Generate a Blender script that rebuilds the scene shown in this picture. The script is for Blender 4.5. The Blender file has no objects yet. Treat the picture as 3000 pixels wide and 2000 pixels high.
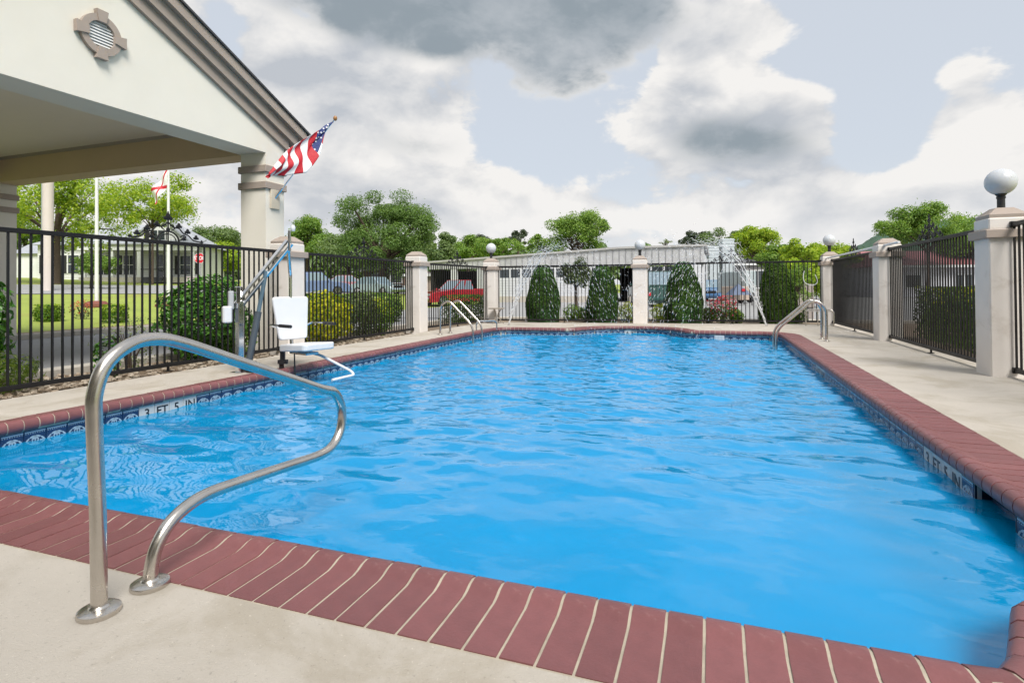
import bpy, bmesh, math, random
import numpy as np
from mathutils import Vector, Matrix
random.seed(7); rng = np.random.default_rng(7)
sc = bpy.context.scene
C = sc.collection
R = math.radians

# ------------------------------------------------------------------ camera
cam_d = bpy.data.cameras.new('camera'); cam = bpy.data.objects.new('camera', cam_d); C.objects.link(cam)
YAW, PITCH, ROLL = R(19.64), R(.65), R(-.43)
cam.matrix_world = Matrix.Translation((0, 0, 1)) @ (Matrix.Rotation(YAW, 4, 'Z') @ Matrix.Rotation(math.pi / 2 + PITCH, 4, 'X') @ Matrix.Rotation(ROLL, 4, 'Z'))
cam_d.sensor_width = 36; cam_d.lens = 19.684; cam_d.shift_y = -.05916
cam_d.clip_start = .05; cam_d.clip_end = 6000
sc.camera = cam
sc.render.resolution_x, sc.render.resolution_y = 1024, 682

# ------------------------------------------------------------------ light, exposure
SUN_EL, SUN_AZ = 50, 138          # degrees; azimuth from +Y towards +X
sun_d = bpy.data.lights.new('sun', 'SUN'); sun = bpy.data.objects.new('sun', sun_d); C.objects.link(sun)
sun_d.energy = 2.9; sun_d.angle = R(25); sun_d.color = (1, .96, .9)
sv = Vector((math.sin(R(SUN_AZ)) * math.cos(R(SUN_EL)), math.cos(R(SUN_AZ)) * math.cos(R(SUN_EL)), math.sin(R(SUN_EL))))
sun.rotation_euler = sv.to_track_quat('Z', 'Y').to_euler()
vs = sc.view_settings
vs.view_transform = 'Standard'; vs.look = 'None'; vs.exposure = .62; vs.gamma = 1; vs.use_curve_mapping = False
sc.cycles.use_denoising = True
sc.cycles.use_adaptive_sampling = True; sc.cycles.adaptive_threshold = .02; sc.cycles.adaptive_min_samples = 12
sc.cycles.max_bounces = 5; sc.cycles.diffuse_bounces = 2; sc.cycles.glossy_bounces = 3; sc.cycles.transmission_bounces = 4; sc.cycles.transparent_max_bounces = 12
sc.cycles.caustics_reflective = False; sc.cycles.caustics_refractive = False

# picture-to-place helpers used to survey positions (u, v in 2352 px wide survey units)
_cm = cam.matrix_world.to_3x3(); F_, CX_, CY_ = 1286.0, 1176.0, 644.855
def ray(u, v): return _cm @ Vector(((u - CX_) / F_, -(v - CY_) / F_, -1))
def at(u, v, dep): d = ray(u, v); return Vector((0, 0, 1)) + d * dep
def atX(u, v, X): d = ray(u, v); return Vector((0, 0, 1)) + d * (X / d.x)
def atY(u, v, Y): d = ray(u, v); return Vector((0, 0, 1)) + d * (Y / d.y)

# ------------------------------------------------------------------ world: Nishita sky with a cloud deck
W = bpy.data.worlds.new('World'); sc.world = W; W.use_nodes = True
nt = W.node_tree; nt.nodes.clear()
class G:
    """tiny node-graph helper"""
    def __init__(s, nt): s.nt = nt
    def n(s, t, **k):
        nd = s.nt.nodes.new(t)
        for a, b in k.items():
            if a == 'inp':
                for q, w in b.items(): s.set(nd.inputs[q], w)
            else: setattr(nd, a, b)
        return nd
    def set(s, sock, w):
        if hasattr(w, 'is_output'): s.nt.links.new(w, sock)
        else: sock.default_value = w
    def m(s, op, a, b=0., c=0., clamp=False):
        nd = s.n('ShaderNodeMath', operation=op, use_clamp=clamp)
        for i, w in enumerate((a, b, c)): s.set(nd.inputs[i], w)
        return nd.outputs[0]
    def v(s, op, a, b=(0, 0, 0), sc_=None):
        nd = s.n('ShaderNodeVectorMath', operation=op); s.set(nd.inputs[0], a); s.set(nd.inputs[1], b)
        if sc_ is not None: s.set(nd.inputs[3], sc_)
        return nd.outputs['Value'] if op in ('DOT_PRODUCT', 'LENGTH', 'DISTANCE') else nd.outputs[0]
    def mix(s, f, a, b, mode='MIX'):
        nd = s.n('ShaderNodeMix', data_type='RGBA', blend_type=mode, clamp_factor=True)
        s.set(nd.inputs[0], f); s.set(nd.inputs[6], a); s.set(nd.inputs[7], b); return nd.outputs[2]
    def ss(s, x, lo, hi):
        nd = s.n('ShaderNodeMapRange', interpolation_type='SMOOTHSTEP')
        s.set(nd.inputs[0], x); s.set(nd.inputs[1], lo); s.set(nd.inputs[2], hi); return nd.outputs[0]
    def noise(s, vec, scale, detail=4, rough=.5, dist=0., out='Fac', lac=2.0):
        nd = s.n('ShaderNodeTexNoise'); s.set(nd.inputs['Vector'], vec)
        for k, w in (('Scale', scale), ('Detail', detail), ('Roughness', rough), ('Distortion', dist), ('Lacunarity', lac)): s.set(nd.inputs[k], w)
        return nd.outputs[out]
def c4(c): return (c[0], c[1], c[2], 1)
def build_world():
    g = G(nt)
    tc = g.n('ShaderNodeTexCoord').outputs['Generated']
    d = g.v('NORMALIZE', tc)
    sky = g.n('ShaderNodeTexSky', sky_type='NISHITA', sun_disc=False, sun_elevation=R(SUN_EL), sun_rotation=R(SUN_AZ), air_density=1.0, dust_density=2.0, ozone_density=1.0)
    el = g.n('ShaderNodeSeparateXYZ'); g.set(el.inputs[0], d); ez = el.outputs[2]
    p = g.v('MULTIPLY', d, (1, 1, 1.7))
    off = g.v('ADD', p, (-.035, .0, .07))                                  # a step towards the light, for relief
    warp = g.v('SCALE', (.06, -.05, .09), sc_=g.m('SUBTRACT', g.noise(p, 5.0, 1, .5), .5))
    n1 = g.noise(g.v('ADD', p, warp), 3.1, 7, .57, .0); n2 = g.noise(g.v('ADD', off, warp), 3.1, 3, .50, .0)
    nl = g.noise(g.v('ADD', p, (4, 2, 7)), 2.2, 2, .5, .0)
    pf = g.noise(g.v('ADD', p, warp), 13., 4, .62, .0)                       # small cauliflower puffs
    ae = g.n('ShaderNodeCombineXYZ'); g.set(ae.inputs[0], g.m('ARCTAN2', el.outputs[0], el.outputs[1])); g.set(ae.inputs[1], g.m('ARCSINE', ez)); ae = ae.outputs[0]   # azimuth, elevation
    def blob(u, v, ru, rv, soft=1.0):
        azel = lambda q: (math.atan2(q.x, q.y), math.asin(q.normalized().z))
        (a0, e0), (a1, e1), (a2, e2) = azel(ray(u, v)), azel(ray(u + ru, v)), azel(ray(u, v - rv)); ka, ke = math.sqrt(soft) / math.hypot(a1 - a0, 0), math.sqrt(soft) / abs(e2 - e0)
        nd = g.n('ShaderNodeVectorMath', operation='MULTIPLY_ADD'); g.set(nd.inputs[0], ae); g.set(nd.inputs[1], (ka, ke, 0)); g.set(nd.inputs[2], (-a0 * ka, -e0 * ke, 0))
        return g.m('POWER', .36788, g.v('DOT_PRODUCT', nd.outputs[0], nd.outputs[0]))
    def field(L, soft=1.0):
        r_ = 0.0
        for (u, v, a, b, k) in L: r_ = g.m('MULTIPLY_ADD', blob(u, v, a, b, soft), k, r_)
        return r_
    # cumulus banks (+) and open gaps (-)
    add = field(((640, 230, 210, 150, .26), (900, 290, 200, 120, .22), (1640, 60, 150, 110, .26), (1560, 220, 100, 110, .24), (1730, 270, 230, 90, .26), (1760, 60, 110, 70, .16), (2200, 160, 90, 60, .28), (2230, 270, 170, 70, .20),
                 (1000, 470, 700, 60, .16), (1900, 500, 600, 70, .18), (2180, 420, 200, 90, .16),
                 (2050, 110, 190, 120, -.34), (1350, 330, 190, 110, -.06), (1480, 170, 55, 110, -.16), (520, 90, 60, 90, -.10), (2010, 330, 110, 90, -.16), (1200, 300, 90, 80, -.08)))
    low = g.ss(ez, .34, .04)
    den = g.m('ADD', g.m('ADD', g.m('ADD', n1, g.m('MULTIPLY', g.m('SUBTRACT', pf, .5), .22)), add), g.m('MULTIPLY', low, .05))
    cov = g.ss(den, .498, .570)
    rel = g.m('MULTIPLY', g.m('SUBTRACT', n1, n2), 6.0)
    edge = g.ss(den, .98, .54)                                              # bright rims, greyer hearts
    lit = g.m('ADD', g.m('ADD', g.m('MULTIPLY', edge, .55), rel), g.m('MULTIPLY', g.m('SUBTRACT', pf, .5), 1.5))
    lit = g.m('ADD', lit, .22, clamp=True)
    cl = g.mix(lit, c4((.60, .635, .69)), c4((1.03, 1.01, .985)))
    # rain-grey cloud masses
    dk = field(((1090, 10, 300, 100, 1.05), (1270, 150, 125, 75, .85), (930, 50, 150, 70, .5), (860, 0, 170, 60, .6), (1450, 40, 110, 80, .9), (1200, -150, 700, 160, .75), (1730, 330, 220, 75, .34), (1620, 310, 120, 60, .16), (960, 330, 150, 50, .28)), .9)
    dk = g.m('MULTIPLY', dk, g.ss(nl, .12, .60)); dk = g.m('ADD', dk, g.m('MULTIPLY', g.m('ADD', g.m('MULTIPLY', g.m('SUBTRACT', n1, .47), 3.6), g.m('MULTIPLY', g.m('SUBTRACT', pf, .5), .9)), g.ss(dk, .03, .5))); dk = g.m('MINIMUM', g.ss(dk, .10, 1.0), 1.0)
    cl = g.mix(dk, cl, g.mix(g.ss(g.m('ADD', n1, g.m('MULTIPLY', g.m('SUBTRACT', pf, .5), .35)), .36, .62), c4((.52, .565, .61)), c4((.34, .40, .45))))
    cov = g.m('MAXIMUM', cov, g.m('MULTIPLY', g.ss(dk, .05, .45), .98))
    veil = g.mix(.84, sky.outputs[0], c4((4.5, 4.8, 5.2)))                # high thin haze over the blue
    clouds = g.v('SCALE', cl, sc_=5.75)
    col = g.mix(cov, veil, clouds)
    col = g.mix(g.m('MULTIPLY', g.ss(ez, .20, .0), .62), col, c4((5.75, 5.75, 5.8)))   # bright air low over the horizon
    bg = g.n('ShaderNodeBackground', inp={'Color': col, 'Strength': .1})
    out = g.n('ShaderNodeOutputWorld'); g.set(out.inputs[0], bg.outputs[0])
build_world()

# ------------------------------------------------------------------ materials
MATS = {}
def mat(name, col, rough=.6, metal=0., var=.12, scale=6., bump=0., bscale=60., rnd=0., spec=.5, stain=None, coat=0., detail=6, aniso=0., speck=0.):
    if name in MATS: return MATS[name]
    m = bpy.data.materials.new(name); m.use_nodes = True; t = m.node_tree; g = G(t)
    b = t.nodes['Principled BSDF']
    oc = g.n('ShaderNodeTexCoord').outputs['Object']
    n = g.noise(oc, scale, detail, .6)
    k = g.m('ADD', g.m('MULTIPLY', g.m('SUBTRACT', n, .5), 4 * var), 1.)
    if rnd:
        oi = g.n('ShaderNodeObjectInfo').outputs['Random']
        k = g.m('MULTIPLY', k, g.m('ADD', g.m('MULTIPLY', g.m('SUBTRACT', oi, .5), 2 * rnd), 1.))
    colr = g.v('SCALE', tuple(col[:3]), sc_=k)
    if stain:
        sn = g.noise(g.v('ADD', oc, (3.1, 7.7, 1.3)), stain[1], 8, .65, .6)
        colr = g.mix(g.m('MULTIPLY', g.ss(sn, stain[2], stain[2] + .18), stain[3]), colr, c4(stain[0]))
    if speck: colr = g.mix(g.m('MULTIPLY', g.ss(g.noise(oc, 55, 3, .7), .60, .72), speck), colr, c4([q * .45 for q in col])); colr = g.mix(g.m('MULTIPLY', g.ss(g.noise(g.v('ADD', oc, (9, 1, 4)), 80, 2, .6), .66, .74), speck), colr, c4([min(.9, q * 1.5) for q in col]))
    g.set(b.inputs['Base Color'], colr)
    rr = g.m('ADD', g.m('MULTIPLY', g.m('SUBTRACT', n, .5), .25), rough, clamp=True); g.set(b.inputs['Roughness'], rr)
    b.inputs['Metallic'].default_value = metal; b.inputs['Specular IOR Level'].default_value = spec
    b.inputs['Coat Weight'].default_value = coat; b.inputs['Anisotropic'].default_value = aniso
    if bump:
        bn = g.noise(oc, bscale, 5, .6)
        bp = g.n('ShaderNodeBump', inp={'Strength': bump, 'Distance': .01, 'Height': bn}); g.set(b.inputs['Normal'], bp.outputs[0])
    MATS[name] = m; return m
def leaf_mat(name, a, b_, c_=None, trans=.35, rough=.5):
    if name in MATS: return MATS[name]
    m = bpy.data.materials.new(name); m.use_nodes = True; t = m.node_tree; g = G(t)
    pr = t.nodes['Principled BSDF']; out = t.nodes['Material Output']
    ri = g.n('ShaderNodeNewGeometry').outputs['Random Per Island']
    oc = g.n('ShaderNodeTexCoord').outputs['Object']
    col = g.mix(ri, c4(a), c4(b_))
    if c_ is not None: col = g.mix(g.m('MULTIPLY', g.ss(g.noise(oc, 1.4, 3), .45, .62), .8), col, c4(c_))
    g.set(pr.inputs['Base Color'], col); pr.inputs['Roughness'].default_value = rough; pr.inputs['Specular IOR Level'].default_value = .35
    tr = g.n('ShaderNodeBsdfTranslucent'); g.set(tr.inputs[0], g.v('MULTIPLY', col, (1.3, 1.35, .6)))
    mx = g.n('ShaderNodeMixShader'); mx.inputs[0].default_value = trans
    t.links.new(pr.outputs[0], mx.inputs[1]); t.links.new(tr.outputs[0], mx.inputs[2]); t.links.new(mx.outputs[0], out.inputs[0])
    MATS[name] = m; return m

# ------------------------------------------------------------------ mesh building
class MB:
    def __init__(s): s.v = []; s.f = []; s.m = []
    def add(s, vs, fs, mi=0):
        o = len(s.v); s.v += [tuple(p) for p in vs]; s.f += [tuple(i + o for i in f) for f in fs]; s.m += [mi] * len(fs); return s
    def box(s, c, d, rz=0., mi=0, bev=0.):
        cx, cy, cz = c; hx, hy, hz = d[0] / 2, d[1] / 2, d[2] / 2; cs, sn = math.cos(rz), math.sin(rz)
        if bev:
            b = min(bev, hx * .9, hy * .9, hz * .9); P = []
            for z, k in ((-hz, b), (-hz + b, 0), (hz - b, 0), (hz, b)):
                X, Y = hx - k, hy - k; q = b if k == 0 else b * .5
                P += [(-X + q, -Y, z), (X - q, -Y, z), (X, -Y + q, z), (X, Y - q, z), (X - q, Y, z), (-X + q, Y, z), (-X, Y - q, z), (-X, -Y + q, z)]
            Fc = [tuple(range(7, -1, -1)), tuple(range(24, 32))]
            for r in range(3):
                for i in range(8): j = (i + 1) % 8; Fc.append((r * 8 + i, r * 8 + j, r * 8 + 8 + j, r * 8 + 8 + i))
        else:
            P = [(x, y, z) for z in (-hz, hz) for x, y in ((-hx, -hy), (hx, -hy), (hx, hy), (-hx, hy))]
            Fc = [(3, 2, 1, 0), (4, 5, 6, 7), (0, 1, 5, 4), (1, 2, 6, 5), (2, 3, 7, 6), (3, 0, 4, 7)]
        return s.add([(cx + x * cs - y * sn, cy + x * sn + y * cs, cz + z) for x, y, z in P], Fc, mi)
    def tube(s, path, r, n=10, caps=True, mi=0):
        P = [Vector(p) for p in path]; rs = r if hasattr(r, '__len__') else [r] * len(P); k = len(P); vs = []
        t0 = (P[1] - P[0]).normalized(); up = Vector((0, 0, 1)) if abs(t0.z) < .9 else Vector((1, 0, 0))
        nrm = (up - t0 * up.dot(t0)).normalized()
        for i in range(k):
            t = ((P[min(i + 1, k - 1)] - P[i]).normalized() + (P[i] - P[max(i - 1, 0)]).normalized())
            t = t.normalized() if t.length > 1e-9 else t0
            nrm = (nrm - t * nrm.dot(t)).normalized(); bi = t.cross(nrm)
            for j in range(n):
                a = 2 * math.pi * j / n; vs.append(P[i] + (nrm * math.cos(a) + bi * math.sin(a)) * rs[i])
        fs = [(i * n + j, i * n + (j + 1) % n, (i + 1) * n + (j + 1) % n, (i + 1) * n + j) for i in range(k - 1) for j in range(n)]
        if caps: fs += [tuple(range(n - 1, -1, -1)), tuple((k - 1) * n + j for j in range(n))]
        return s.add(vs, fs, mi)
    def lathe(s, prof, c=(0, 0, 0), n=20, mi=0):
        vs = [(c[0] + r * math.cos(2 * math.pi * j / n), c[1] + r * math.sin(2 * math.pi * j / n), c[2] + z) for r, z in prof for j in range(n)]
        fs = [(i * n + j, i * n + (j + 1) % n, (i + 1) * n + (j + 1) % n, (i + 1) * n + j) for i in range(len(prof) - 1) for j in range(n)]
        fs += [tuple(range(n - 1, -1, -1)), tuple((len(prof) - 1) * n + j for j in range(n))]
        return s.add(vs, fs, mi)
    def prism(s, poly, axis, a, b, mi=0):
        """polygon of (p, q) extruded along axis between a and b: 'x' -> (a,p,q), 'y' -> (p,a,q), 'z' -> (p,q,a)"""
        mk = {'x': lambda p, q, t: (t, p, q), 'y': lambda p, q, t: (p, t, q), 'z': lambda p, q, t: (p, q, t)}[axis]
        n = len(poly); vs = [mk(p, q, a) for p, q in poly] + [mk(p, q, b) for p, q in poly]
        fs = [tuple(range(n - 1, -1, -1)), tuple(range(n, 2 * n))] + [(i, (i + 1) % n, n + (i + 1) % n, n + i) for i in range(n)]
        return s.add(vs, fs, mi)
    def ell(s, c, r, n=8, mi=0):
        vs = []; m = n // 2 + 1
        for i in range(m + 1):
            ph = math.pi * i / m
            for j in range(n):
                a = 2 * math.pi * j / n; vs.append((c[0] + r[0] * math.sin(ph) * math.cos(a), c[1] + r[1] * math.sin(ph) * math.sin(a), c[2] + r[2] * math.cos(ph)))
        fs = [(i * n + j, (i + 1) * n + j, (i + 1) * n + (j + 1) % n, i * n + (j + 1) % n) for i in range(m) for j in range(n)]
        return s.add(vs, fs, mi)
    def xf(s, M):
        s.v = [tuple(M @ Vector(p)) for p in s.v]; return s
    def mesh(s, name, mats, smooth=False, off=(0, 0, 0)):
        me = bpy.data.meshes.new(name)
        me.from_pydata([(x - off[0], y - off[1], z - off[2]) for x, y, z in s.v], [], s.f)
        for m in (mats if isinstance(mats, (list, tuple)) else [mats]): me.materials.append(m)
        me.polygons.foreach_set('material_index', s.m)
        bm = bmesh.new(); bm.from_mesh(me); bmesh.ops.recalc_face_normals(bm, faces=bm.faces); bm.to_mesh(me); bm.free()
        if smooth:
            me.polygons.foreach_set('use_smooth', [True] * len(me.polygons))
            if smooth != 'all': me.set_sharp_from_angle(angle=R(38))
        me.update(); return me
    def build(s, name, mats, parent=None, smooth=False):
        off = wloc(parent); o = bpy.data.objects.new(name, s.mesh(name, mats, smooth, off)); C.objects.link(o); o.parent = parent; return o
def wloc(o):
    v = Vector((0, 0, 0))
    while o is not None: v += o.location; o = o.parent
    return tuple(v)
def tag(o, label=None, cat=None, group=None, kind=None):
    if label: o['label'] = label
    if cat: o['category'] = cat
    if group: o['group'] = group
    if kind: o['kind'] = kind
    return o
def thing(name, label, cat, loc=(0, 0, 0), group=None, kind=None):
    o = bpy.data.objects.new(name, None); C.objects.link(o); o.location = loc; o.empty_display_size = .1
    return tag(o, label, cat, group, kind)
def inst(name, me, parent, M):
    o = bpy.data.objects.new(name, me); C.objects.link(o); o.parent = parent
    o.matrix_basis = Matrix.Translation(-Vector(wloc(parent))) @ M if parent is not None else M
    return o
def copy_tree(o, parent=None):
    c = o.copy(); C.objects.link(c); c.parent = parent
    for ch in list(o.children): copy_tree(ch, c)
    return c
def smooth_path(pts, sub=6):
    P = [Vector(p) for p in pts]; out = []
    for i in range(len(P) - 1):
        p0, p1, p2, p3 = P[max(i - 1, 0)], P[i], P[i + 1], P[min(i + 2, len(P) - 1)]
        for k in range(sub):
            t = k / sub
            out.append(.5 * ((2 * p1) + (p2 - p0) * t + (2 * p0 - 5 * p1 + 4 * p2 - p3) * t * t + (3 * p1 - p0 - 3 * p2 + p3) * t ** 3))
    return out + [P[-1]]
def fillet(pts, r, n=6):
    """polyline with rounded corners of radius about r"""
    P = [Vector(p) for p in pts]; out = [P[0]]
    for i in range(1, len(P) - 1):
        a, b = (P[i - 1] - P[i]), (P[i + 1] - P[i]); d = min(r[i - 1] if hasattr(r, '__len__') else r, a.length * .48, b.length * .48)
        A, B = P[i] + a.normalized() * d, P[i] + b.normalized() * d
        for k in range(n + 1): t = k / n; out.append(A * (1 - t) ** 2 + P[i] * 2 * t * (1 - t) + B * t * t)
    return out + [P[-1]]

# materials palette
M_deck = mat('deck_concrete', (.475, .435, .38), .82, var=.07, scale=2.6, bump=.35, bscale=150, stain=((.32, .275, .205), 1.6, .45, .5), speck=.45, spec=.25, detail=12)
M_brick = mat('coping_brick', (.20, .075, .077), .40, var=.14, scale=14, bump=.15, bscale=90, rnd=.12, stain=((.36, .24, .22), 9, .58, .55), spec=.45)
M_mortar = mat('mortar', (.43, .38, .30), .9, var=.22, scale=12, bump=.3, bscale=120)
M_basin = mat('pool_plaster', (.002, .42, .80), .6, var=.02, scale=.7)
M_steel = mat('brushed_steel', (.60, .565, .52), .25, 1., var=.10, scale=9)
M_steel2 = mat('polished_steel', (.74, .75, .76), .14, 1., var=.04, scale=9)
M_iron = mat('black_iron', (.0085, .008, .0088), .45, var=.25, scale=7, bump=.06, bscale=60, stain=((.022, .013, .010), 6, .64, .5), spec=.35)
M_stucco = mat('pillar_stucco', (.72, .675, .63), .85, var=.035, scale=3, bump=.22, bscale=150, stain=((.45, .39, .33), 2.3, .55, .5))
M_taupe = mat('taupe_trim', (.36, .30, .258), .8, var=.05, scale=4, bump=.15, bscale=130)
M_globe = mat('opal_globe', (.54, .56, .585), .25, var=.01, spec=.5)
M_black = mat('black_plastic', (.018, .018, .02), .45, var=.1)
M_white = mat('white_plastic', (.68, .69, .71), .38, var=.015)
M_wpaint = mat('white_paint', (.72, .73, .73), .55, var=.04, scale=3)
M_canw = mat('canopy_stucco', (.77, .735, .655), .85, var=.025, scale=2, bump=.15, bscale=120)
M_shingle = mat('shingle', (.06, .06, .065), .9, var=.3, scale=20)
M_asph = mat('asphalt', (.27, .27, .275), .9, var=.07, scale=3, bump=.2, bscale=160)
M_road = mat('street_asphalt', (.30, .30, .30), .9, var=.05, scale=1)
M_lawn = mat('lawn_soil', (.27, .335, .055), .9, var=.16, scale=.6, bump=.3, bscale=40, stain=((.30, .25, .07), .22, .52, .6))
M_gravelbed = mat('bed_soil', (.23, .17, .115), .95, var=.3, scale=9, bump=.4, bscale=60)
M_conc = mat('kerb_concrete', (.46, .43, .38), .85, var=.08, scale=4, bump=.15)
M_bark = mat('bark', (.085, .062, .045), .9, var=.3, scale=6, bump=.5, bscale=25)
M_glass = mat('dark_glass', (.03, .04, .05), .08, var=.05, spec=.8)
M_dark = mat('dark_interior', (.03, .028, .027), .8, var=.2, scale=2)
M_chrome = mat('chrome', (.7, .7, .7), .12, 1., var=.03)
M_tyre = mat('tyre_rubber', (.02, .02, .02), .8, var=.1)
M_red = mat('red_print', (.50, .012, .025), .6, var=.03)
M_navy = mat('navy_print', (.012, .03, .16), .6, var=.03)
M_cloth = mat('white_cloth', (.78, .78, .79), .8, var=.02)
M_wood = mat('varnished_wood', (.35, .17, .06), .4, var=.15, scale=20)

# ================================================================== GROUND
DECK_X0, DECK_X1, DECK_Y0, DECK_Y1 = -6.16, 3.22, -3.2, 16.1
def hgt(x, y):
    """ground level: flat round the pool, climbing towards the street on the left"""
    e = max(0., -x - 15.) ; return -.09 + min(.052 * e, 2.3)
def strip(name, pts_l, pts_r, m, dz, kind='structure', nsub=24):
    """a ground ribbon between two polylines (same point count), laid on the terrain"""
    mb = MB(); vs = []; k = len(pts_l)
    for (a, b) in zip(pts_l, pts_r):
        for i in range(nsub + 1):
            t = i / nsub; x, y = a[0] + (b[0] - a[0]) * t, a[1] + (b[1] - a[1]) * t; vs.append((x, y, hgt(x, y) + dz))
    fs = [(i * (nsub + 1) + j, i * (nsub + 1) + j + 1, (i + 1) * (nsub + 1) + j + 1, (i + 1) * (nsub + 1) + j) for i in range(k - 1) for j in range(nsub)]
    return tag(mb.add(vs, fs).build(name, m, smooth='all'), kind=kind)
def make_ground():
    xs = [-1500, -600, -250, -120, -90] + list(np.arange(-75, -13, 2.)) + [-13, -10, -6.4, -6.3, -3, 0, 2.9, 3.4, 8, 20, 45, 90, 250, 600, 1500]
    ys = [-1500, -500, -150, -60, -30, -12, -3.3, 0, 5, 9, 13, 16.3, 20, 26, 34, 44, 60, 90, 150, 300, 700, 1800]
    vs = []; fs = []
    for y in ys:
        for x in xs:
            inside = DECK_X0 < x < DECK_X1 and DECK_Y0 < y < DECK_Y1
            vs.append((x, y, -3.0 if inside else hgt(x, y)))
    n = len(xs)
    for j in range(len(ys) - 1):
        for i in range(n - 1):
            cx, cy = (xs[i] + xs[i + 1]) / 2, (ys[j] + ys[j + 1]) / 2
            if -6.35 < cx < 3.3 and -3.3 < cy < 16.2: continue
            fs.append((j * n + i, j * n + i + 1, (j + 1) * n + i + 1, (j + 1) * n + i))
    for v_i, (x, y, z) in enumerate(vs):
        if z == -3.0: vs[v_i] = (x, y, -.09)
    tag(MB().add(vs, fs).build('ground', M_lawn, smooth='all'), kind='structure')
make_ground()
# planted stone bed outside the left fence, the drive under the canopy, the kerb and the street beyond the lawn
strip('planting_bed', [(-6.14, -4), (-6.14, 16.4)], [(-7.55, -4), (-7.55, 16.4)], M_gravelbed, .04)
strip('driveway', [(-7.75, -12), (-7.75, 30)], [(-14.2, -12), (-14.2, 30)], M_asph, .02)
strip('parking_lot', [(-14.1, 17.6), (-14.1, 90)], [(60, 17.6), (60, 90)], M_road, .035, nsub=60)
strip('verge_bed', [(-14.45, -12), (-14.45, 17.3)], [(-15.6, -12), (-15.6, 17.3)], M_gravelbed, .06)
strip('street', [(-33, -60), (-33, 16), (-29, 34), (-19, 60)], [(-45, -60), (-45, 16), (-42, 36), (-33, 70)], M_road, .03)
def kerb(name, pts, label):
    mb = MB()
    for a, b in zip(pts[:-1], pts[1:]):
        L = math.dist(a, b); n = max(1, int(L / 2.0))
        for i in range(n):
            t = (i + .5) / n; x, y = a[0] + (b[0] - a[0]) * t, a[1] + (b[1] - a[1]) * t
            mb.box((x, y, hgt(x, y) + .055), (L / n - .012, .16, .17), math.atan2(b[1] - a[1], b[0] - a[0]), bev=.02)
    return tag(mb.build(name, M_conc), kind='structure')
kerb('kerb', [(-7.65, -12), (-7.65, 16.4)], '')
kerb('kerb', [(-14.3, -12), (-14.3, 17.4)], '')
kerb('kerb', [(-7.5, 17.0), (6, 17.5)], '')
strip('back_bed', [(-7.4, 14.7), (-7.4, 16.92)], [(6, 16.1), (6, 17.42)], M_gravelbed, .05)
strip('side_bed', [(3.18, -4), (3.18, 16.0)], [(6.4, -4), (6.4, 16.0)], M_gravelbed, .045)

# ================================================================== POOL
WATER_Z = -.16
def pool_outline():
    """closed outline of the tile face, counter-clockwise, Roman ends; returns resampled points"""
    pts = [(-4.34, 1.75), (.685, 1.75), (.74, 1.80), (.822, 1.98), (.90, 2.16), (1.065, 2.30), (1.33, 2.36), (1.33, 12.50), (1.30, 12.68), (1.18, 12.85), (1.0, 12.93), (.85, 12.95),
           (-.40, 12.95), (-.55, 13.02), (-.68, 13.25), (-.86, 13.60), (-1.15, 13.86), (-1.5, 13.97), (-1.82, 14.0), (-2.14, 13.97), (-2.49, 13.86), (-2.78, 13.60), (-2.96, 13.25), (-3.09, 13.02), (-3.24, 12.95),
           (-4.49, 12.95), (-4.64, 12.93), (-4.82, 12.85), (-4.94, 12.68), (-4.97, 12.50), (-4.97, 2.36), (-4.69, 2.30), (-4.52, 2.16), (-4.44, 1.98), (-4.355, 1.80)]
    return [Vector((x, y)) for x, y in pts]
OUT = pool_outline()
NOUT = len(OUT)
def side_w(p): return .20 if p.x < -4.9 else .33
def seg_n(i):
    d = (OUT[(i + 1) % NOUT] - OUT[i]).normalized(); return Vector((d.y, -d.x))
VN = []
for i in range(NOUT):
    n = (seg_n(i - 1) + seg_n(i)).normalized(); k = 1 / max(.6, n.dot(seg_n(i))); VN.append(n * k)
CUM = [0.]
for i in range(NOUT): CUM.append(CUM[-1] + (OUT[(i + 1) % NOUT] - OUT[i]).length)
PERIM = CUM[-1]
def along(s):
    s %= PERIM
    i = max(k for k in range(NOUT) if CUM[k] <= s + 1e-9); t = (s - CUM[i]) / (CUM[i + 1] - CUM[i]); j = (i + 1) % NOUT
    p = OUT[i].lerp(OUT[j], t); n = VN[i].lerp(VN[j], t)
    L = CUM[i + 1] - CUM[i]
    if L > .6:                        # straight runs: plain perpendicular joints away from the corners
        e = min(t * L, (1 - t) * L); w = min(1., e / .25); n = n.lerp(seg_n(i), w)
    wd = side_w(OUT[i]) * (1 - t) + side_w(OUT[j]) * t
    if L > 6: wd = side_w((OUT[i] + OUT[j]) / 2)
    return p, n, wd
PROF = [(-.016, -.072), (-.034, -.055), (-.039, -.028), (-.034, .0), (-.018, .017), (.006, .023), (.035, .019), (.062, .009), (.088, .003), (None, .002), (None, -.05)]
def ring(s, shrink=0., wx=0.):
    p, n, w = along(s); out = []
    for a, z in PROF:
        a = (w + wx) if a is None else a + shrink
        out.append((p.x + n.x * a, p.y + n.y * a, z - shrink * .8))
    return out
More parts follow.
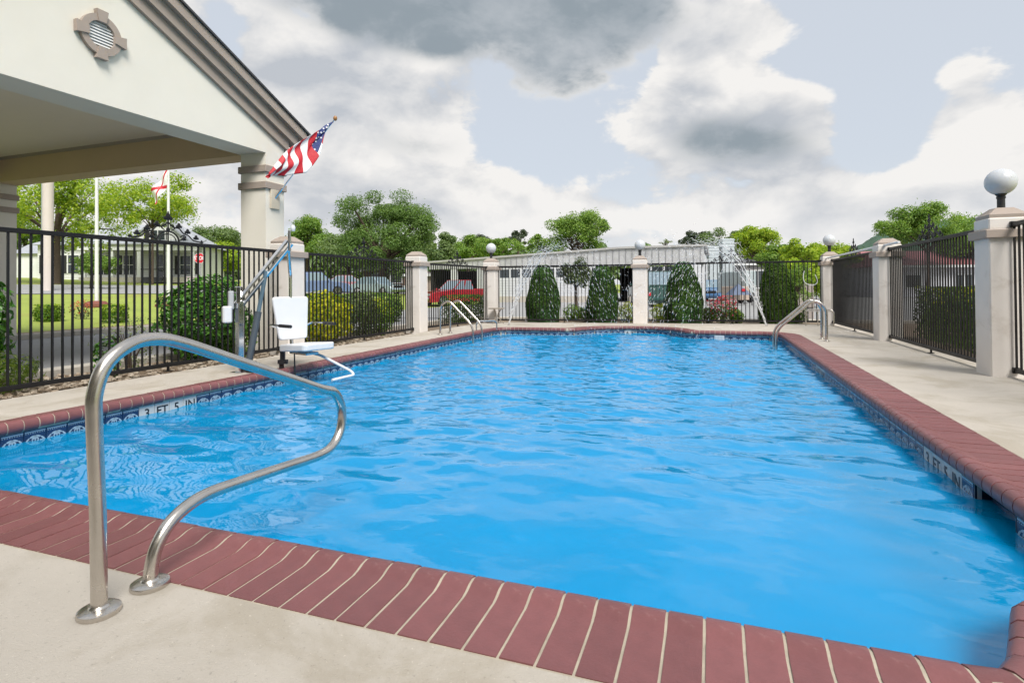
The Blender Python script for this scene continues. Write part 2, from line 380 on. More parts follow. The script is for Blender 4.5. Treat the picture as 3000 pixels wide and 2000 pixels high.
def make_pool():
    NB = int(round(PERIM / .105)); pitch = PERIM / NB; k = len(PROF)
    # mortar bed under and between the bricks
    mb = MB(); vs = []; NS = NB * 2
    for i in range(NS): vs += ring(i * PERIM / NS, .0038, .012)
    fs = [(i * k + j, ((i + 1) % NS) * k + j, ((i + 1) % NS) * k + j + 1, i * k + j + 1) for i in range(NS) for j in range(k - 1)]
    mb.add(vs, fs); cop = tag(mb.build('pool_coping', M_mortar, smooth=True), kind='structure')
    bricks = []
    for i in range(NB):
        g_ = random.uniform(.0038, .0055); s0, s1 = i * pitch + g_, (i + 1) * pitch - g_
        dz = max(-.0011, min(.0018, random.gauss(.0003, .0008))); A = ring(s0); B = ring(s1); vs = [(x, y, z + dz) for x, y, z in A + B]
        fs = [(j, j + 1, k + j + 1, k + j) for j in range(k - 1)] + [tuple(range(k)), tuple(range(2 * k - 1, k - 1, -1)), (0, k, 2 * k - 1, k - 1)]
        c = Vector(vs[4]); bricks.append((c.length, vs, fs))
    bricks.sort(key=lambda b: b[0]); rest = MB()
    for q, (d, vs, fs) in enumerate(bricks):
        if q < 300:
            o = Vector(vs[9]); m = MB().add([Vector(p) - o for p in vs], fs)
            b = bpy.data.objects.new('brick', m.mesh('brick', M_brick, True)); C.objects.link(b); b.parent = cop; b.location = o
        else: rest.add(vs, fs)
    tag(rest.build('brick_row', M_brick, cop, smooth=True), kind='stuff')
    # basin: plaster walls and sloping floor
    mb = MB(); top = [(p.x, p.y, -.222) for p in OUT]
    fl = lambda y: -.62 - .03 * max(0, y - 4.5)
    bot = [(p.x, p.y, fl(p.y)) for p in OUT]
    mb.add(top + bot, [(i, (i + 1) % NOUT, NOUT + (i + 1) % NOUT, NOUT + i) for i in range(NOUT)])
    o = mb.build('pool_basin', M_basin)
    bm = bmesh.new(); vv = [bm.verts.new((p.x, p.y, fl(p.y))) for p in OUT]; es = [bm.edges.new((vv[i], vv[(i + 1) % NOUT])) for i in range(NOUT)]
    bmesh.ops.triangle_fill(bm, edges=es, use_beauty=True); me = bpy.data.meshes.new('pool_floor'); bm.to_mesh(me); bm.free(); me.materials.append(M_basin)
    f = bpy.data.objects.new('pool_floor', me); C.objects.link(f); f.parent = o
    tag(o, kind='structure'); return cop
COPING = make_pool()

# waterline tiles
M_tnavy = mat('tile_navy', (.012, .035, .10), .15, var=.2, scale=20, rnd=.18)
M_tpale = mat('tile_pale', (.30, .42, .52), .15, var=.15, scale=25, rnd=.08)
M_twhite = mat('tile_white', (.50, .52, .52), .2, var=.05, scale=20)
M_ink = mat('tile_ink', (.012, .014, .02), .3, var=.05)
T = .1524
def tile_mesh(kind):
    """local: x along the wall, -y towards the water, z up; origin at the top centre of the face"""
    mb = MB(); w, h = T - .004, .150
    mb.box((0, .007, -h / 2), (w, .014, h), bev=.002, mi=0)
    if kind == 'pattern':
        y = -.0006
        def flat(poly, mi): mb.add([(x, y, z) for x, z in poly] + [(x, y + .0004, z) for x, z in poly], [tuple(range(len(poly)))], mi)
        hw = w / 2 - .003
        flat([(-hw, -.012), (hw, -.012), (hw, -.022), (-hw, -.022)], 1)
        for i in range(9): x = -hw + .008 + i * (2 * hw - .016) / 8; flat([(x - .005, -.028), (x, -.024), (x + .005, -.028), (x, -.034)], 1)
        def petal(cx, cz, a, L, b, mi=1):
            ca, sa = math.cos(a), math.sin(a); P = []
            for t in range(8): q = 2 * math.pi * t / 8; x, z = (L / 2) * (1 + math.cos(q)), b * math.sin(q); P.append((cx + x * ca - z * sa, cz + x * sa + z * ca))
            flat(P, mi)
        for zc, sgn in ((-.118, 1), (-.050, -1)):
            for a in (20, 55, 90, 125, 160): petal(0, zc, R(a) * sgn, .042 if a != 90 else .036, .0075)
        for sx in (-1, 1):
            petal(sx * hw, -.10, R(90 + sx * 40), .05, .007); petal(sx * hw, -.10, R(90 + sx * 75), .045, .007)
        for i in range(7): x = -hw + .01 + i * (2 * hw - .02) / 6; flat([(x - .007, -.140), (x, -.130), (x + .007, -.140)], 1)
        return mb.mesh('tile', [M_tnavy, M_tpale])
    return mb.mesh('tile', [M_twhite])
TM_P, TM_W = tile_mesh('pattern'), tile_mesh('white')
def text_mesh(txt, size, m, depth=.0008, bold=.012):
    cu = bpy.data.curves.new('lettering', 'FONT'); cu.body = txt; cu.size = size; cu.align_x = 'CENTER'; cu.align_y = 'CENTER'; cu.extrude = depth; cu.offset = bold * size
    o = bpy.data.objects.new('tmp', cu); C.objects.link(o); dg = bpy.context.evaluated_depsgraph_get(); dg.update()
    me = bpy.data.meshes.new_from_object(o.evaluated_get(dg)); C.objects.unlink(o); bpy.data.objects.remove(o)
    me.materials.clear(); me.materials.append(m); return me
wall_bm = MB()
WALLO = None
def wall_strip():
    """grout backing behind the tiles, broken at the skimmer mouth"""
    global WALLO
    mb = MB(); NS = 700
    for i in range(NS):
        a, b = along(i * PERIM / NS), along((i + 1) * PERIM / NS); mid = (a[0] + b[0]) / 2
        if mid.x > 1.3 and 3.24 < mid.y < 3.72: continue
        P = []
        for (p, n, w) in (a, b):
            for z in (-.045, -.224): P.append((p.x + n.x * .004, p.y + n.y * .004, z))
        mb.add(P, [(0, 1, 3, 2)])
    WALLO = tag(mb.build('pool_wall', M_mortar), kind='structure')
wall_strip()
def put_tile(p, n, txt=None, off=.004):
    """p: (x,y) centre on the wall line, n: outward normal (away from water)"""
    ax = Vector((-n.y, n.x, 0)).normalized() * -1; yv = Vector((n.x, n.y, 0)).normalized(); ax = yv.cross(Vector((0, 0, 1)))
    M = Matrix((( ax.x, yv.x, 0, p[0] - yv.x * .006), (ax.y, yv.y, 0, p[1] - yv.y * .006), (0, 0, 1, -.072), (0, 0, 0, 1)))
    o = inst('depth_marker_tile' if txt is not None else 'tile', TM_W if txt is not None else TM_P, WALLO, M)
    if txt:
        me = text_mesh(txt, .115, M_ink); t = bpy.data.objects.new('lettering', me); C.objects.link(t); t.parent = o
        t.matrix_basis = Matrix(((1, 0, 0, 0), (0, 0, -1, -.0012), (0, 1, 0, -.078), (0, 0, 0, 1)))
        tag(t, 'black lettering %s on white depth marker tile' % txt)
    return o
y = 3.70 - 8 * T
while y < 12.35:                                        # left wall
    k = round((y - 3.70) / T); txt = {0: '3', 1: 'FT', 2: '5', 3: 'IN'}.get(k)
    put_tile((-4.97, y + T / 2), Vector((-1, 0)), txt); y += T
y = 3.862 - 9 * T
while y < 12.35:                                        # right wall
    k = round((y - 3.862) / T)
    if k not in (-2, -3, -4):
        txt = {3: '3', 2: 'FT', 1: '5', 0: 'IN', 30: '4', 29: 'FT', 28: '0', 27: 'IN'}.get(k)
        put_tile((1.33, y + T / 2), Vector((1, 0)), txt)
    y += T
s0, s1 = CUM[7], CUM[29]; nfar = int((s1 - s0) / T)
for i in range(nfar):
    p, n, w = along(s0 + (i + .5) * (s1 - s0) / nfar)
    put_tile((p.x, p.y), n, {nfar // 2: 'FT', nfar // 2 + 1: '6'}.get(i))
# front wall tiles face away from the camera: only the ones under the corner are in view
for i in range(4):
    p, n, w = along(CUM[2] + (i + .5) * (CUM[6] - CUM[2]) / 4); put_tile((p.x, p.y), n)
def make_skimmer():
    t = thing('pool_skimmer', 'dark skimmer mouth under the coping of the right pool wall', 'skimmer', (1.35, 3.48, -.23))
    y0, y1 = 3.862 - 4 * T + .004, 3.862 - T - .004
    mb = MB(); M_sk = mat('skimmer_shell', (.01, .02, .045), .35, var=.2, scale=12)
    mb.box((1.60, (y0 + y1) / 2, -.24), (.55, y1 - y0, .03)).box((1.60, (y0 + y1) / 2, -.062), (.55, y1 - y0, .02)).box((1.87, (y0 + y1) / 2, -.15), (.02, y1 - y0, .16))
    for yy in (y0 + .005, y1 - .005): mb.box((1.60, yy, -.15), (.55, .01, .16))
    mb.build('shell', M_sk, t)
    MB().box((1.345, (y0 + y1) / 2, -.075), (.02, y1 - y0, .012)).box((1.345, y0 + .006, -.15), (.02, .012, .145)).box((1.345, y1 - .006, -.15), (.02, .012, .145)).build('face_frame', M_twhite, t)
    MB().box((1.40, (y0 + y1) / 2, -.17), (.012, y1 - y0 - .05, .06), bev=.004).build('weir_flap', mat('weir', (.02, .045, .10), .3, var=.3, scale=15), t)
make_skimmer()
def make_grate():
    t = thing('inlet_grate', 'small white slotted inlet grate on far pool wall', 'grate', (.14, 12.93, -.2))
    MB().box((.14, 12.938, -.135), (.20, .012, .12), bev=.004).build('plate', M_white, t)
    for i in range(6): MB().box((.065 + i * .03, 12.930, -.135), (.010, .006, .09)).build('slot', M_tpale, t)
make_grate()

# water: rippled surface, Fresnel reflection over tinted clear water
def make_water():
    m = bpy.data.materials.new('pool_water'); m.use_nodes = True; t = m.node_tree; t.nodes.clear(); g = G(t)
    oc = g.n('ShaderNodeTexCoord').outputs['Object']
    bn = g.noise(g.v('MULTIPLY', oc, (1, 1.4, 1)), 9, 3, .5, .4)
    bp = g.n('ShaderNodeBump', inp={'Strength': .05, 'Distance': .02, 'Height': bn})
    fr = g.n('ShaderNodeFresnel', inp={'IOR': 1.41, 'Normal': bp.outputs[0]})
    gl = g.n('ShaderNodeBsdfGlossy', inp={'Roughness': .0, 'Normal': bp.outputs[0], 'Color': (1, 1, 1, 1)})
    tr = g.n('ShaderNodeBsdfTransparent', inp={'Color': (.4, .90, 1, 1)})
    df = g.n('ShaderNodeBsdfDiffuse', inp={'Color': (.0, .375, .77, 1)})            # light scattered back by the water itself
    body = g.n('ShaderNodeMixShader', inp={0: .55, 1: tr.outputs[0], 2: df.outputs[0]})
    mx = g.n('ShaderNodeMixShader', inp={0: fr.outputs[0], 1: body.outputs[0], 2: gl.outputs[0]})
    o_ = g.n('ShaderNodeOutputMaterial'); g.set(o_.inputs[0], mx.outputs[0])
    x0, x1, y0, y1 = -5.1, 1.85, 1.62, 14.15; nx, ny = 330, 640
    xs = np.linspace(x0, x1, nx); ys = y0 + (y1 - y0) * np.linspace(0, 1, ny) ** 1.0
    X, Y = np.meshgrid(xs, ys); Z = np.zeros_like(X)
    r2 = np.random.default_rng(3)
    for i in range(110):
        lam = .085 * (8.5 ** (r2.random() ** 1.15)); kk = 2 * math.pi / lam; a = r2.normal(math.pi / 2, .52); ph = r2.random() * 6.28
        amp = .00066 * (lam / .3) ** .9
        wob = .55 * np.sin(.9 * X + .7 * Y + ph * 2) + .3 * np.sin(2.3 * X - 1.1 * Y + ph)
        fade = 1.0 if lam > .30 else np.clip(.30 + .5 * (Y - 2.6) / 2.2 + .35 * np.sin(1.3 * X + .8 * Y + ph), .24, 1.15)
        Z += amp * fade * np.sin(kk * (X * math.cos(a) + Y * math.sin(a)) + ph + wob)
    calm = .80 + .55 * np.clip((Y - 2.5) / 5, 0, 1) - .25 * np.clip((Y - 9) / 4, 0, 1)
    calm *= 1 - .45 * np.exp(-(((X - .4) / 1.5) ** 2 + ((Y - 2.4) / 1.6) ** 2))
    Z *= calm
    for (px_, py_) in ((-3.2, 11.2), (-1.2, 11.8), (-.3, 10.6)):     # where the fountain drops land
        d = np.hypot(X - px_, Y - py_); Z += .004 * np.sin(d * 22) * np.exp(-(d / 1.1) ** 2)
    vs = np.stack([X, Y, Z + WATER_Z], -1).reshape(-1, 3)
    idx = np.arange(nx * ny).reshape(ny, nx); fs = np.stack([idx[:-1, :-1], idx[:-1, 1:], idx[1:, 1:], idx[1:, :-1]], -1).reshape(-1, 4)
    me = bpy.data.meshes.new('pool_water'); me.from_pydata(vs.tolist(), [], fs.tolist()); me.materials.append(m)
    me.polygons.foreach_set('use_smooth', [True] * len(me.polygons)); me.update()
    o = bpy.data.objects.new('pool_water', me); C.objects.link(o); tag(o, kind='structure')
make_water()

def make_deck():
    bm = bmesh.new()
    outer = [(DECK_X0, DECK_Y0), (DECK_X1, DECK_Y0), (DECK_X1, 16.15), (DECK_X0, 15.05)]
    inner = []
    for i in range(220):
        p, n, w = along(i * PERIM / 220); inner.append((p.x + n.x * (w + .008), p.y + n.y * (w + .008)))
    es = []
    for loop in (outer, inner):
        vv = [bm.verts.new((x, y, 0)) for x, y in loop]
        es += [bm.edges.new((vv[i], vv[(i + 1) % len(vv)])) for i in range(len(vv))]
    bmesh.ops.triangle_fill(bm, edges=es, use_beauty=True)
    r = bmesh.ops.extrude_edge_only(bm, edges=[e for e in es if e.is_valid])
    for v in r['geom']:
        if isinstance(v, bmesh.types.BMVert): v.co.z = -.14
    bmesh.ops.recalc_face_normals(bm, faces=bm.faces)
    me = bpy.data.meshes.new('pool_deck'); bm.to_mesh(me); bm.free(); me.materials.append(M_deck)
    o = bpy.data.objects.new('pool_deck', me); C.objects.link(o); tag(o, kind='structure')
make_deck()

# ================================================================== PILLARS AND FENCES
PW = .37
def make_pillar(lamp):
    t = thing('fence_pillar', 'x', 'pillar')
    MB().box((0, 0, .78), (PW, PW, 1.64), bev=.012).box((0, 0, 1.645), (PW, PW, .125), bev=.012).build('body', M_stucco, t)
    MB().box((0, 0, 1.535), (PW + .085, PW + .085, .095), bev=.008).build('band', M_taupe, t)
    h = PW / 2
    cap = MB(); P = []
    for (w, z) in ((h - .015, 1.70), (h - .012, 1.745), (h * .42, 1.825)): P += [(-w, -w, z), (w, -w, z), (w, w, z), (-w, w, z)]
    cap.add(P, [(3, 2, 1, 0), (8, 9, 10, 11)] + [(r * 4 + i, r * 4 + (i + 1) % 4, r * 4 + 4 + (i + 1) % 4, r * 4 + 4 + i) for r in (0, 1) for i in range(4)])
    cap.build('cap', M_taupe, t)
    if lamp:
        MB().lathe([(.036, 1.82), (.036, 1.93), (.042, 1.935), (.042, 1.955), (.036, 1.96), (.05, 1.975), (.055, 1.99), (.055, 2.0)], n=16).build('lamp_stem', M_black, t, True)
        pr = [(.05, 1.985)] + [(.145 * math.sin(math.pi * i / 14), 2.115 - .145 * math.cos(math.pi * i / 14)) for i in range(2, 14)] + [(.012, 2.26), (.001, 2.261)]
        MB().lathe(pr, n=28).build('lamp_globe', M_globe, t, 'all')
    return t
PIL = [  # x, y, lamp, label
    (-6.335, 7.16, 0, 'plain capped fence pillar behind the pool lift'),
    (-6.355, 11.32, 0, 'plain capped fence pillar left of the red pickup truck'),
    (-5.93, 14.86, 1, 'globe lamp pillar behind the small patio table'),
    (-1.83, 15.50, 1, 'globe lamp pillar at the middle of the back fence'),
    (2.79, 15.92, 1, 'globe lamp pillar at the back right corner of the fence'),
    (2.975, 11.77, 0, 'plain capped fence pillar on the right side without lamp'),
    (3.005, 7.60, 1, 'nearest globe lamp pillar at the right edge')]
base0, base1 = make_pillar(0), make_pillar(1); used = {0: False, 1: False}
for (x, y, l, lab) in PIL:
    b = base1 if l else base0; t = copy_tree(b) if used[l] else b; used[l] = True
    t.location = (x, y, 0); tag(t, lab, 'pillar', 'stucco fence pillars round the pool')
ME_PICK = MB().box((0, 0, 0), (.0175, .0175, 1.40)).mesh('picket', M_iron)
def crest_mesh(w, h):
    """cast crest, local x along the rail, z up from the rail top"""
    mb = MB(); s = w / 2
    def leaf(x, z, r): mb.ell((x, 0, z), (r * .75, .010, r), 6); mb.ell((x - r * .8, 0, z - r * .35), (r * .5, .009, r * .5), 6); mb.ell((x + r * .8, 0, z - r * .35), (r * .5, .009, r * .5), 6)
    arch = [(.30 * s * math.cos(a), 0, .36 * h * math.sin(a)) for a in np.linspace(0, math.pi, 13)]; mb.tube(arch, .011, 6)
    arch = [(.22 * s * math.cos(a), 0, .26 * h * math.sin(a)) for a in np.linspace(0, math.pi, 13)]; mb.tube(arch, .007, 6)
    mb.tube([(0, 0, 0), (0, 0, .82 * h)], .010, 6); leaf(0, .88 * h, .05 * h / .34 * 1.0); mb.ell((0, 0, h), (.014, .01, .035), 6); mb.ell((0, 0, .42 * h), (.03, .012, .03), 6)
    for q in (-1, 1):
        mb.tube(smooth_path([(0, 0, .70 * h), (q * .14 * s, 0, .52 * h), (q * .30 * s, 0, .50 * h), (q * .42 * s, 0, .34 * h), (q * .58 * s, 0, .26 * h), (q * .72 * s, 0, .10 * h), (q * .95 * s, 0, .05 * h)], 4), .009, 6)
        for (x, z, r) in ((.30, .60, .036), (.55, .42, .036), (.80, .22, .034), (.97, .08, .022), (.44, .14, .03)): leaf(q * x * s, z * h, r)
        mb.tube(smooth_path([(q * .30 * s, 0, .02), (q * .40 * s, 0, .10 * h), (q * .50 * s, 0, .20 * h), (q * .42 * s, 0, .26 * h), (q * .34 * s, 0, .18 * h)], 4), .008, 6)
        mb.tube(smooth_path([(q * .10 * s, 0, .40 * h), (q * .18 * s, 0, .48 * h), (q * .12 * s, 0, .60 * h), (q * .05 * s, 0, .55 * h)], 4), .007, 6)
    return mb.mesh('crest', M_iron, True)
ME_CREST = crest_mesh(1.0, .34)
def fence(p0, p1, label, z0=.055, z1=1.60, crest=True, pitch=.0935):
    a, b = Vector((p0[0], p0[1], 0)), Vector((p1[0], p1[1], 0)); d = (b - a); L = d.length; d.normalize(); rz = math.atan2(d.y, d.x); mid = (a + b) / 2
    t = thing('fence_panel', label, 'fence', tuple(mid), 'black iron fence panels')
    MB().box((mid.x, mid.y, z1 - .020), (L, .042, .046), rz, bev=.004).build('top_rail', M_iron, t)
    MB().box((mid.x, mid.y, z0 + .022), (L, .042, .046), rz, bev=.004).build('bottom_rail', M_iron, t)
    n = int((L - .06) / pitch); st = (L - .06) / n
    for i in range(n + 1):
        q = a + d * (.03 + i * st); hz = (z1 - z0) - .085
        inst('picket', ME_PICK, t, Matrix.Translation((q.x, q.y, (z0 + z1) / 2 + .002)) @ Matrix.Rotation(rz, 4, 'Z') @ Matrix.Diagonal((1, 1, hz / 1.40, 1)))
    for e, q in ((0, a), (1, b)):
        for zz in (z0 + .022, z1 - .020): MB().box((q.x, q.y, zz), (.07, .06, .062), rz, bev=.004).build('bracket', M_iron, t)
    MB().box((mid.x, mid.y, z0 / 2), (.022, .022, z0 + .002), rz).box((mid.x, mid.y, .004), (.09, .06, .008), rz).build('foot', M_iron, t)
    if crest: inst('crest', ME_CREST, t, Matrix.Translation((mid.x, mid.y, z1)) @ Matrix.Rotation(rz, 4, 'Z'))
    return t
fence((-6.30, 3.18), (-6.33, 6.975), 'black iron fence panel on the left in front of the driveway')
fence((-6.33, 7.345), (-6.35, 11.135), 'black iron fence panel left of the pool in front of the yellow bush')
fence((-6.34, 11.505), (-5.98, 14.675), 'black iron fence panel in front of the red pickup truck', z1=1.585)
fence((-5.745, 14.90), (-2.015, 15.46), 'black iron back fence panel in front of the white garage wall', z1=1.60, pitch=.0965, crest=False)
fence((-1.645, 15.52), (2.605, 15.90), 'black iron back fence panel behind the pink roses', z1=1.615, pitch=.0965)
fence((2.82, 15.735), (2.95, 11.955), 'black iron fence panel on the far right seen almost edge on', z1=1.63)
fence((2.97, 11.585), (2.99, 7.785), 'black iron fence panel on the right in front of the hedge', z1=1.645)
fence((3.03, 7.415), (3.06, 3.5), 'black iron fence panel cut by the right edge of the picture', z1=1.65)

# ================================================================== RAILS, LADDERS, POOL LIFT
def make_grab_rail():
    t = thing('grab_rail', 'brushed steel figure four grab rail on the near deck', 'handrail', (-1.8, 1.3, 0))
    X = -1.8
    path = [(X, 1.213, 0.000), (X, 1.209, 0.300), (X, 1.198, 0.584), (X, 1.20, 0.684), (X, 1.235, 0.769), (X, 1.31, 0.821), (X, 1.395, 0.832), (X, 1.50, 0.808), (X, 1.75, 0.711), (X, 2.02, 0.606), (X, 2.26, 0.512), (X, 2.36, 0.478), (X, 2.415, 0.405),
            (X, 2.425, .33), (X, 2.405, .265), (X, 2.35, .214), (X, 2.25, .194), (X, 2.0, .209), (X, 1.76, .224), (X, 1.62, .230), (X, 1.53, .218), (X, 1.455, .184), (X, 1.405, .125), (X, 1.385, .06), (X, 1.38, .0)]
    MB().tube(smooth_path(path, 6), .0225, 20).build('tube', M_steel, t, True)
    for y in (1.213, 1.38): MB().lathe([(.058, .0), (.060, .006), (.058, .015), (.049, .020), (.029, .022), (.025, .028)], (X, y, 0), 28).build('flange', M_steel, t, True)
make_grab_rail()
def ladder(name, label, rails, flx, pts, X_inner):
    t = thing(name, label, 'pool ladder', (flx, rails[0], 0))
    for y in rails:
        MB().tube(fillet([(x, y, z) for x, z in pts], .16, 7), .0225, 12).build('rail', M_steel, t, True)
        MB().lathe([(.055, 0), (.055, .010), (.03, .016), (.025, .03)], (flx, y, 0), 18).build('flange', M_steel, t, True)
    for z in (-.38, -.66): MB().box((X_inner, sum(rails) / 2, z), (.09, abs(rails[1] - rails[0]), .03), bev=.01).build('tread', M_white, t)
    return t
ladder('pool_ladder', 'steel ladder rails at the far right end of the pool', (11.2, 11.66), 1.902, [(1.902, 0), (1.90, .60), (1.72, .75), (1.09, .18), (1.085, -.9)], 1.09)
ladder('pool_ladder', 'steel ladder rails at the far left corner of the pool', (10.72, 11.2), -5.46, [(-5.46, 0), (-5.45, .62), (-5.26, .74), (-4.70, .20), (-4.69, -.9)], -4.69)
def hoop(name, label, cat, p0, p1, h, extra=()):
    t = thing(name, label, cat, ((p0[0] + p1[0]) / 2, (p0[1] + p1[1]) / 2, 0))
    MB().tube(fillet([(p0[0], p0[1], 0), (p0[0], p0[1], h), (p1[0], p1[1], h), (p1[0], p1[1], 0)], .10, 6), .017, 10).build('hoop_tube', M_steel, t, True)
    for e in extra: MB().tube(e, .014, 8).build('cross_tube', M_steel, t, True)
    return t
hoop('tube_hoop', 'low bent steel hoop beside the far left pool ladder', 'hoop rail', (-5.15, 11.95), (-4.78, 12.3), .22)
hoop('tube_stand', 'tan bent tube stand in front of the back right pillar', 'tube stand', (2.16, 15.35), (2.75, 15.28), .40, [((2.42, 15.34, 0), (2.42, 15.34, .40)), ((2.16, 15.35, .36), (2.75, 15.28, .36))])
def make_table():
    t = thing('patio_table', 'small round metal patio table with curved legs before the left lamp pillar', 'table', (-5.62, 14.45, 0))
    M_tb = mat('table_metal', (.30, .26, .21), .5, .3, var=.2, scale=20)
    MB().lathe([(.22, .405), (.235, .41), (.235, .425), (.22, .43)], (-5.62, 14.45, 0), 24).build('table_top', M_tb, t)
    for a in (20, 140, 260):
        c, s = math.cos(R(a)), math.sin(R(a))
        MB().tube(smooth_path([(-5.62 + c * .14, 14.45 + s * .14, .405), (-5.62 + c * .05, 14.45 + s * .05, .27), (-5.62 + c * .06, 14.45 + s * .06, .16), (-5.62 + c * .2, 14.45 + s * .2, 0)], 5), .012, 8).build('leg', M_tb, t, True)
    MB().lathe([(.06, .20), (.065, .205), (.06, .215)], (-5.62, 14.45, 0), 14).build('brace_ring', M_tb, t)
make_table()

def make_lift():
    B = Vector((-5.33, 5.22, 0))
    t = thing('pool_lift', 'steel pool lift with white plastic chair hanging at the pool edge', 'pool lift', tuple(B))
    MB().box((B.x, B.y, .43), (.075, .075, .86), R(-10), bev=.008).box((B.x, B.y, .008), (.16, .16, .016), R(-10)).build('mast', M_steel2, t)
    top = Vector((-5.30, 5.27, .90)); tip = Vector((-5.0, 5.69, 1.585)); ax = (tip - top).normalized()
    side = ax.cross(Vector((0, 0, 1))).normalized(); upn = side.cross(ax)
    for k, s in ((.035, 'upper_arm'), (-.035, 'lower_arm')):
        MB().tube([top + upn * k - ax * .12, tip + upn * k], .024, 4).build(s, M_steel2, t)
    MB().box((B.x, B.y, .93), (.05, .10, .20), R(30), bev=.006).build('pivot_plate', M_chrome, t)
    MB().box((tip.x, tip.y, tip.z + .02), (.03, .09, .26), R(35), bev=.006).build('head_plate', M_chrome, t)
    MB().lathe([(.02, 0), (.028, .02), (.03, .05), (.02, .075), (.003, .082)], (tip.x + .03, tip.y + .03, tip.z + .14), 14).build('cap_knob', M_white, t, True)
    # actuator from the foot bracket to the arm
    a0, a1 = Vector((-5.26, 5.29, .12)), top.lerp(tip, .47)
    am = a0.lerp(a1, .55)
    MB().tube([a0, am], .040, 12).build('actuator_body', mat('actuator_grey', (.06, .075, .09), .5, var=.1), t, True)
    MB().tube([am, a1], .024, 10).build('actuator_rod', mat('actuator_rod_blue', (.16, .24, .30), .3, .6, var=.1), t, True)
    MB().box((a0.x + .02, a0.y, .07), (.13, .12, .12), R(20), bev=.01).build('foot_bracket', M_black, t)
    MB().box((B.x - .10, B.y - .09, .70), (.12, .10, .20), R(-35), bev=.015).build('control_box', M_white, t)
    MB().box((B.x - .08, B.y - .05, .87), (.08, .06, .22), R(-35), bev=.01).build('battery_case', mat('battery_grey', (.42, .43, .44), .5, var=.05), t)
    # chair frame: forward f, across w
    f = Vector((.96, -.28, 0)).normalized(); w = Vector((.28, .96, 0)).normalized(); S = Vector((-4.79, 5.70, .26)); Z = Vector((0, 0, 1))
    P = lambda a, b, c: S + f * a + w * b + Z * c
    drop = [tip + Z * -.06, tip + Z * -.10 + f * -.02, P(-.27, -.02, .98), P(-.29, 0, .85), P(-.29, 0, .3), P(-.25, 0, -.05)]
    MB().tube(smooth_path(drop, 5), .022, 10).build('hanger_tube', M_steel2, t, True)
    def slab(pts, th, nrm):
        mb = MB(); n = len(pts); mb.add([p + nrm * th / 2 for p in pts] + [p - nrm * th / 2 for p in pts], [tuple(range(n)), tuple(range(2 * n - 1, n - 1, -1))] + [(i, (i + 1) % n, n + (i + 1) % n, n + i) for i in range(n)]); return mb
    def rrect(w0, w1, h0, h1, r, fn, k=5):
        out = []
        for (cx, cy, a0_) in ((w1 / 2 - r, h1 - r, 0), (-w1 / 2 + r, h1 - r, 90), (-w0 / 2 + r, h0 + r, 180), (w0 / 2 - r, h0 + r, 270)):
            for i in range(k + 1): q = R(a0_ + 90 * i / k); out.append(fn(cx + r * math.cos(q), cy + r * math.sin(q)))
        return out
    lean = -.06
    o = slab(rrect(.40, .50, .10, .64, .04, lambda b, c: P(-.22 + lean * c / .5, b, c)), .045, (f + Z * .12).normalized()).build('backrest', M_white, t)
    o2 = slab(rrect(.44, .44, -.22, .34, .06, lambda b, a: P(a, b, .02 + .06 * a)), .085, Z).build('seat', M_white, t)
    for ob in (o, o2):
        md = ob.modifiers.new('bevel', 'BEVEL'); md.width = .018; md.segments = 3; md.limit_method = 'ANGLE'
    MB().box(P(0, 0, -.055), (.36, .18, .03), math.atan2(f.y, f.x), bev=.008).build('seat_bracket', M_steel2, t)
    for q, nm in ((-1, 'armrest'), (1, 'armrest')):
        ar = MB().tube(smooth_path([P(-.27, q * .20, .26), P(-.27, q * .28, .29), P(-.20, q * .31, .30), P(.16, q * .31, .295)], 5), .013, 8).build(nm, M_steel2, t, True)
        MB().tube([P(-.03, q * .31, .297), P(.20, q * .31, .294)], .021, 10).build('grip', M_black, ar, True)
    MB().tube(fillet([P(.02, .10, -.07), P(.14, .14, -.09), P(.58, .26, -.27), P(.64, .26, -.31), P(.64, -.06, -.33)], .06, 5), .017, 10).build('footrest', M_white, t, True)
    MB().tube(smooth_path([P(-.05, -.10, -.06), P(-.03, -.11, -.25), P(-.03, -.11, -.50)], 4), [.008, .008, .009, .010, .012, .014, .017, .02, .02], 8).build('belt_strap', M_black, t, True)
    bs = MB().box(P(-.24, -.14, -.09), (.05, .05, .18), .4); bs.box(P(-.22, -.15, -.165), (.11, .06, .05), .4); bs.box(P(-.25, -.15, -.215), (.05, .03, .08), .4); bs.build('hanger_bracket', M_black, t)
make_lift()
def make_pole_tool():
    a, b = atX(1904, 594, 2.72), atX(2012, 570, 2.80)
    a = Vector((2.70, 15.55, 1.66)); b = Vector((2.93, 10.9, 1.70))
    t = thing('skimmer_pole', 'long white pool skimmer pole lying along the right fence top', 'pool pole', tuple(a))
    MB().tube([a, b], .022, 10).build('shaft', M_white, t, True)
    MB().tube([a, a + (a - b).normalized() * .35], .016, 8).build('handle', M_white, t, True)
make_pole_tool()
def make_hook():
    o = Vector((2.33, 15.78, 0))
    t = thing('life_hook', 'white curved rescue hook hanging on the back fence near the right pillar', 'rescue hook', tuple(o))
    P = [(o.x - .13, o.y, 1.36), (o.x - .155, o.y, 1.2), (o.x - .11, o.y, 1.05), (o.x + .05, o.y, .99), (o.x + .15, o.y, 1.05), (o.x + .15, o.y, 1.15), (o.x + .11, o.y, 1.26)]
    MB().tube(smooth_path(P, 5), .0085, 8).build('hook_tube', M_white, t, True)
    MB().tube([(o.x - .13, o.y - .02, 1.36), (o.x - .13, o.y - .02, 1.60)], .007, 6).build('hanger', M_iron, t)
make_hook()

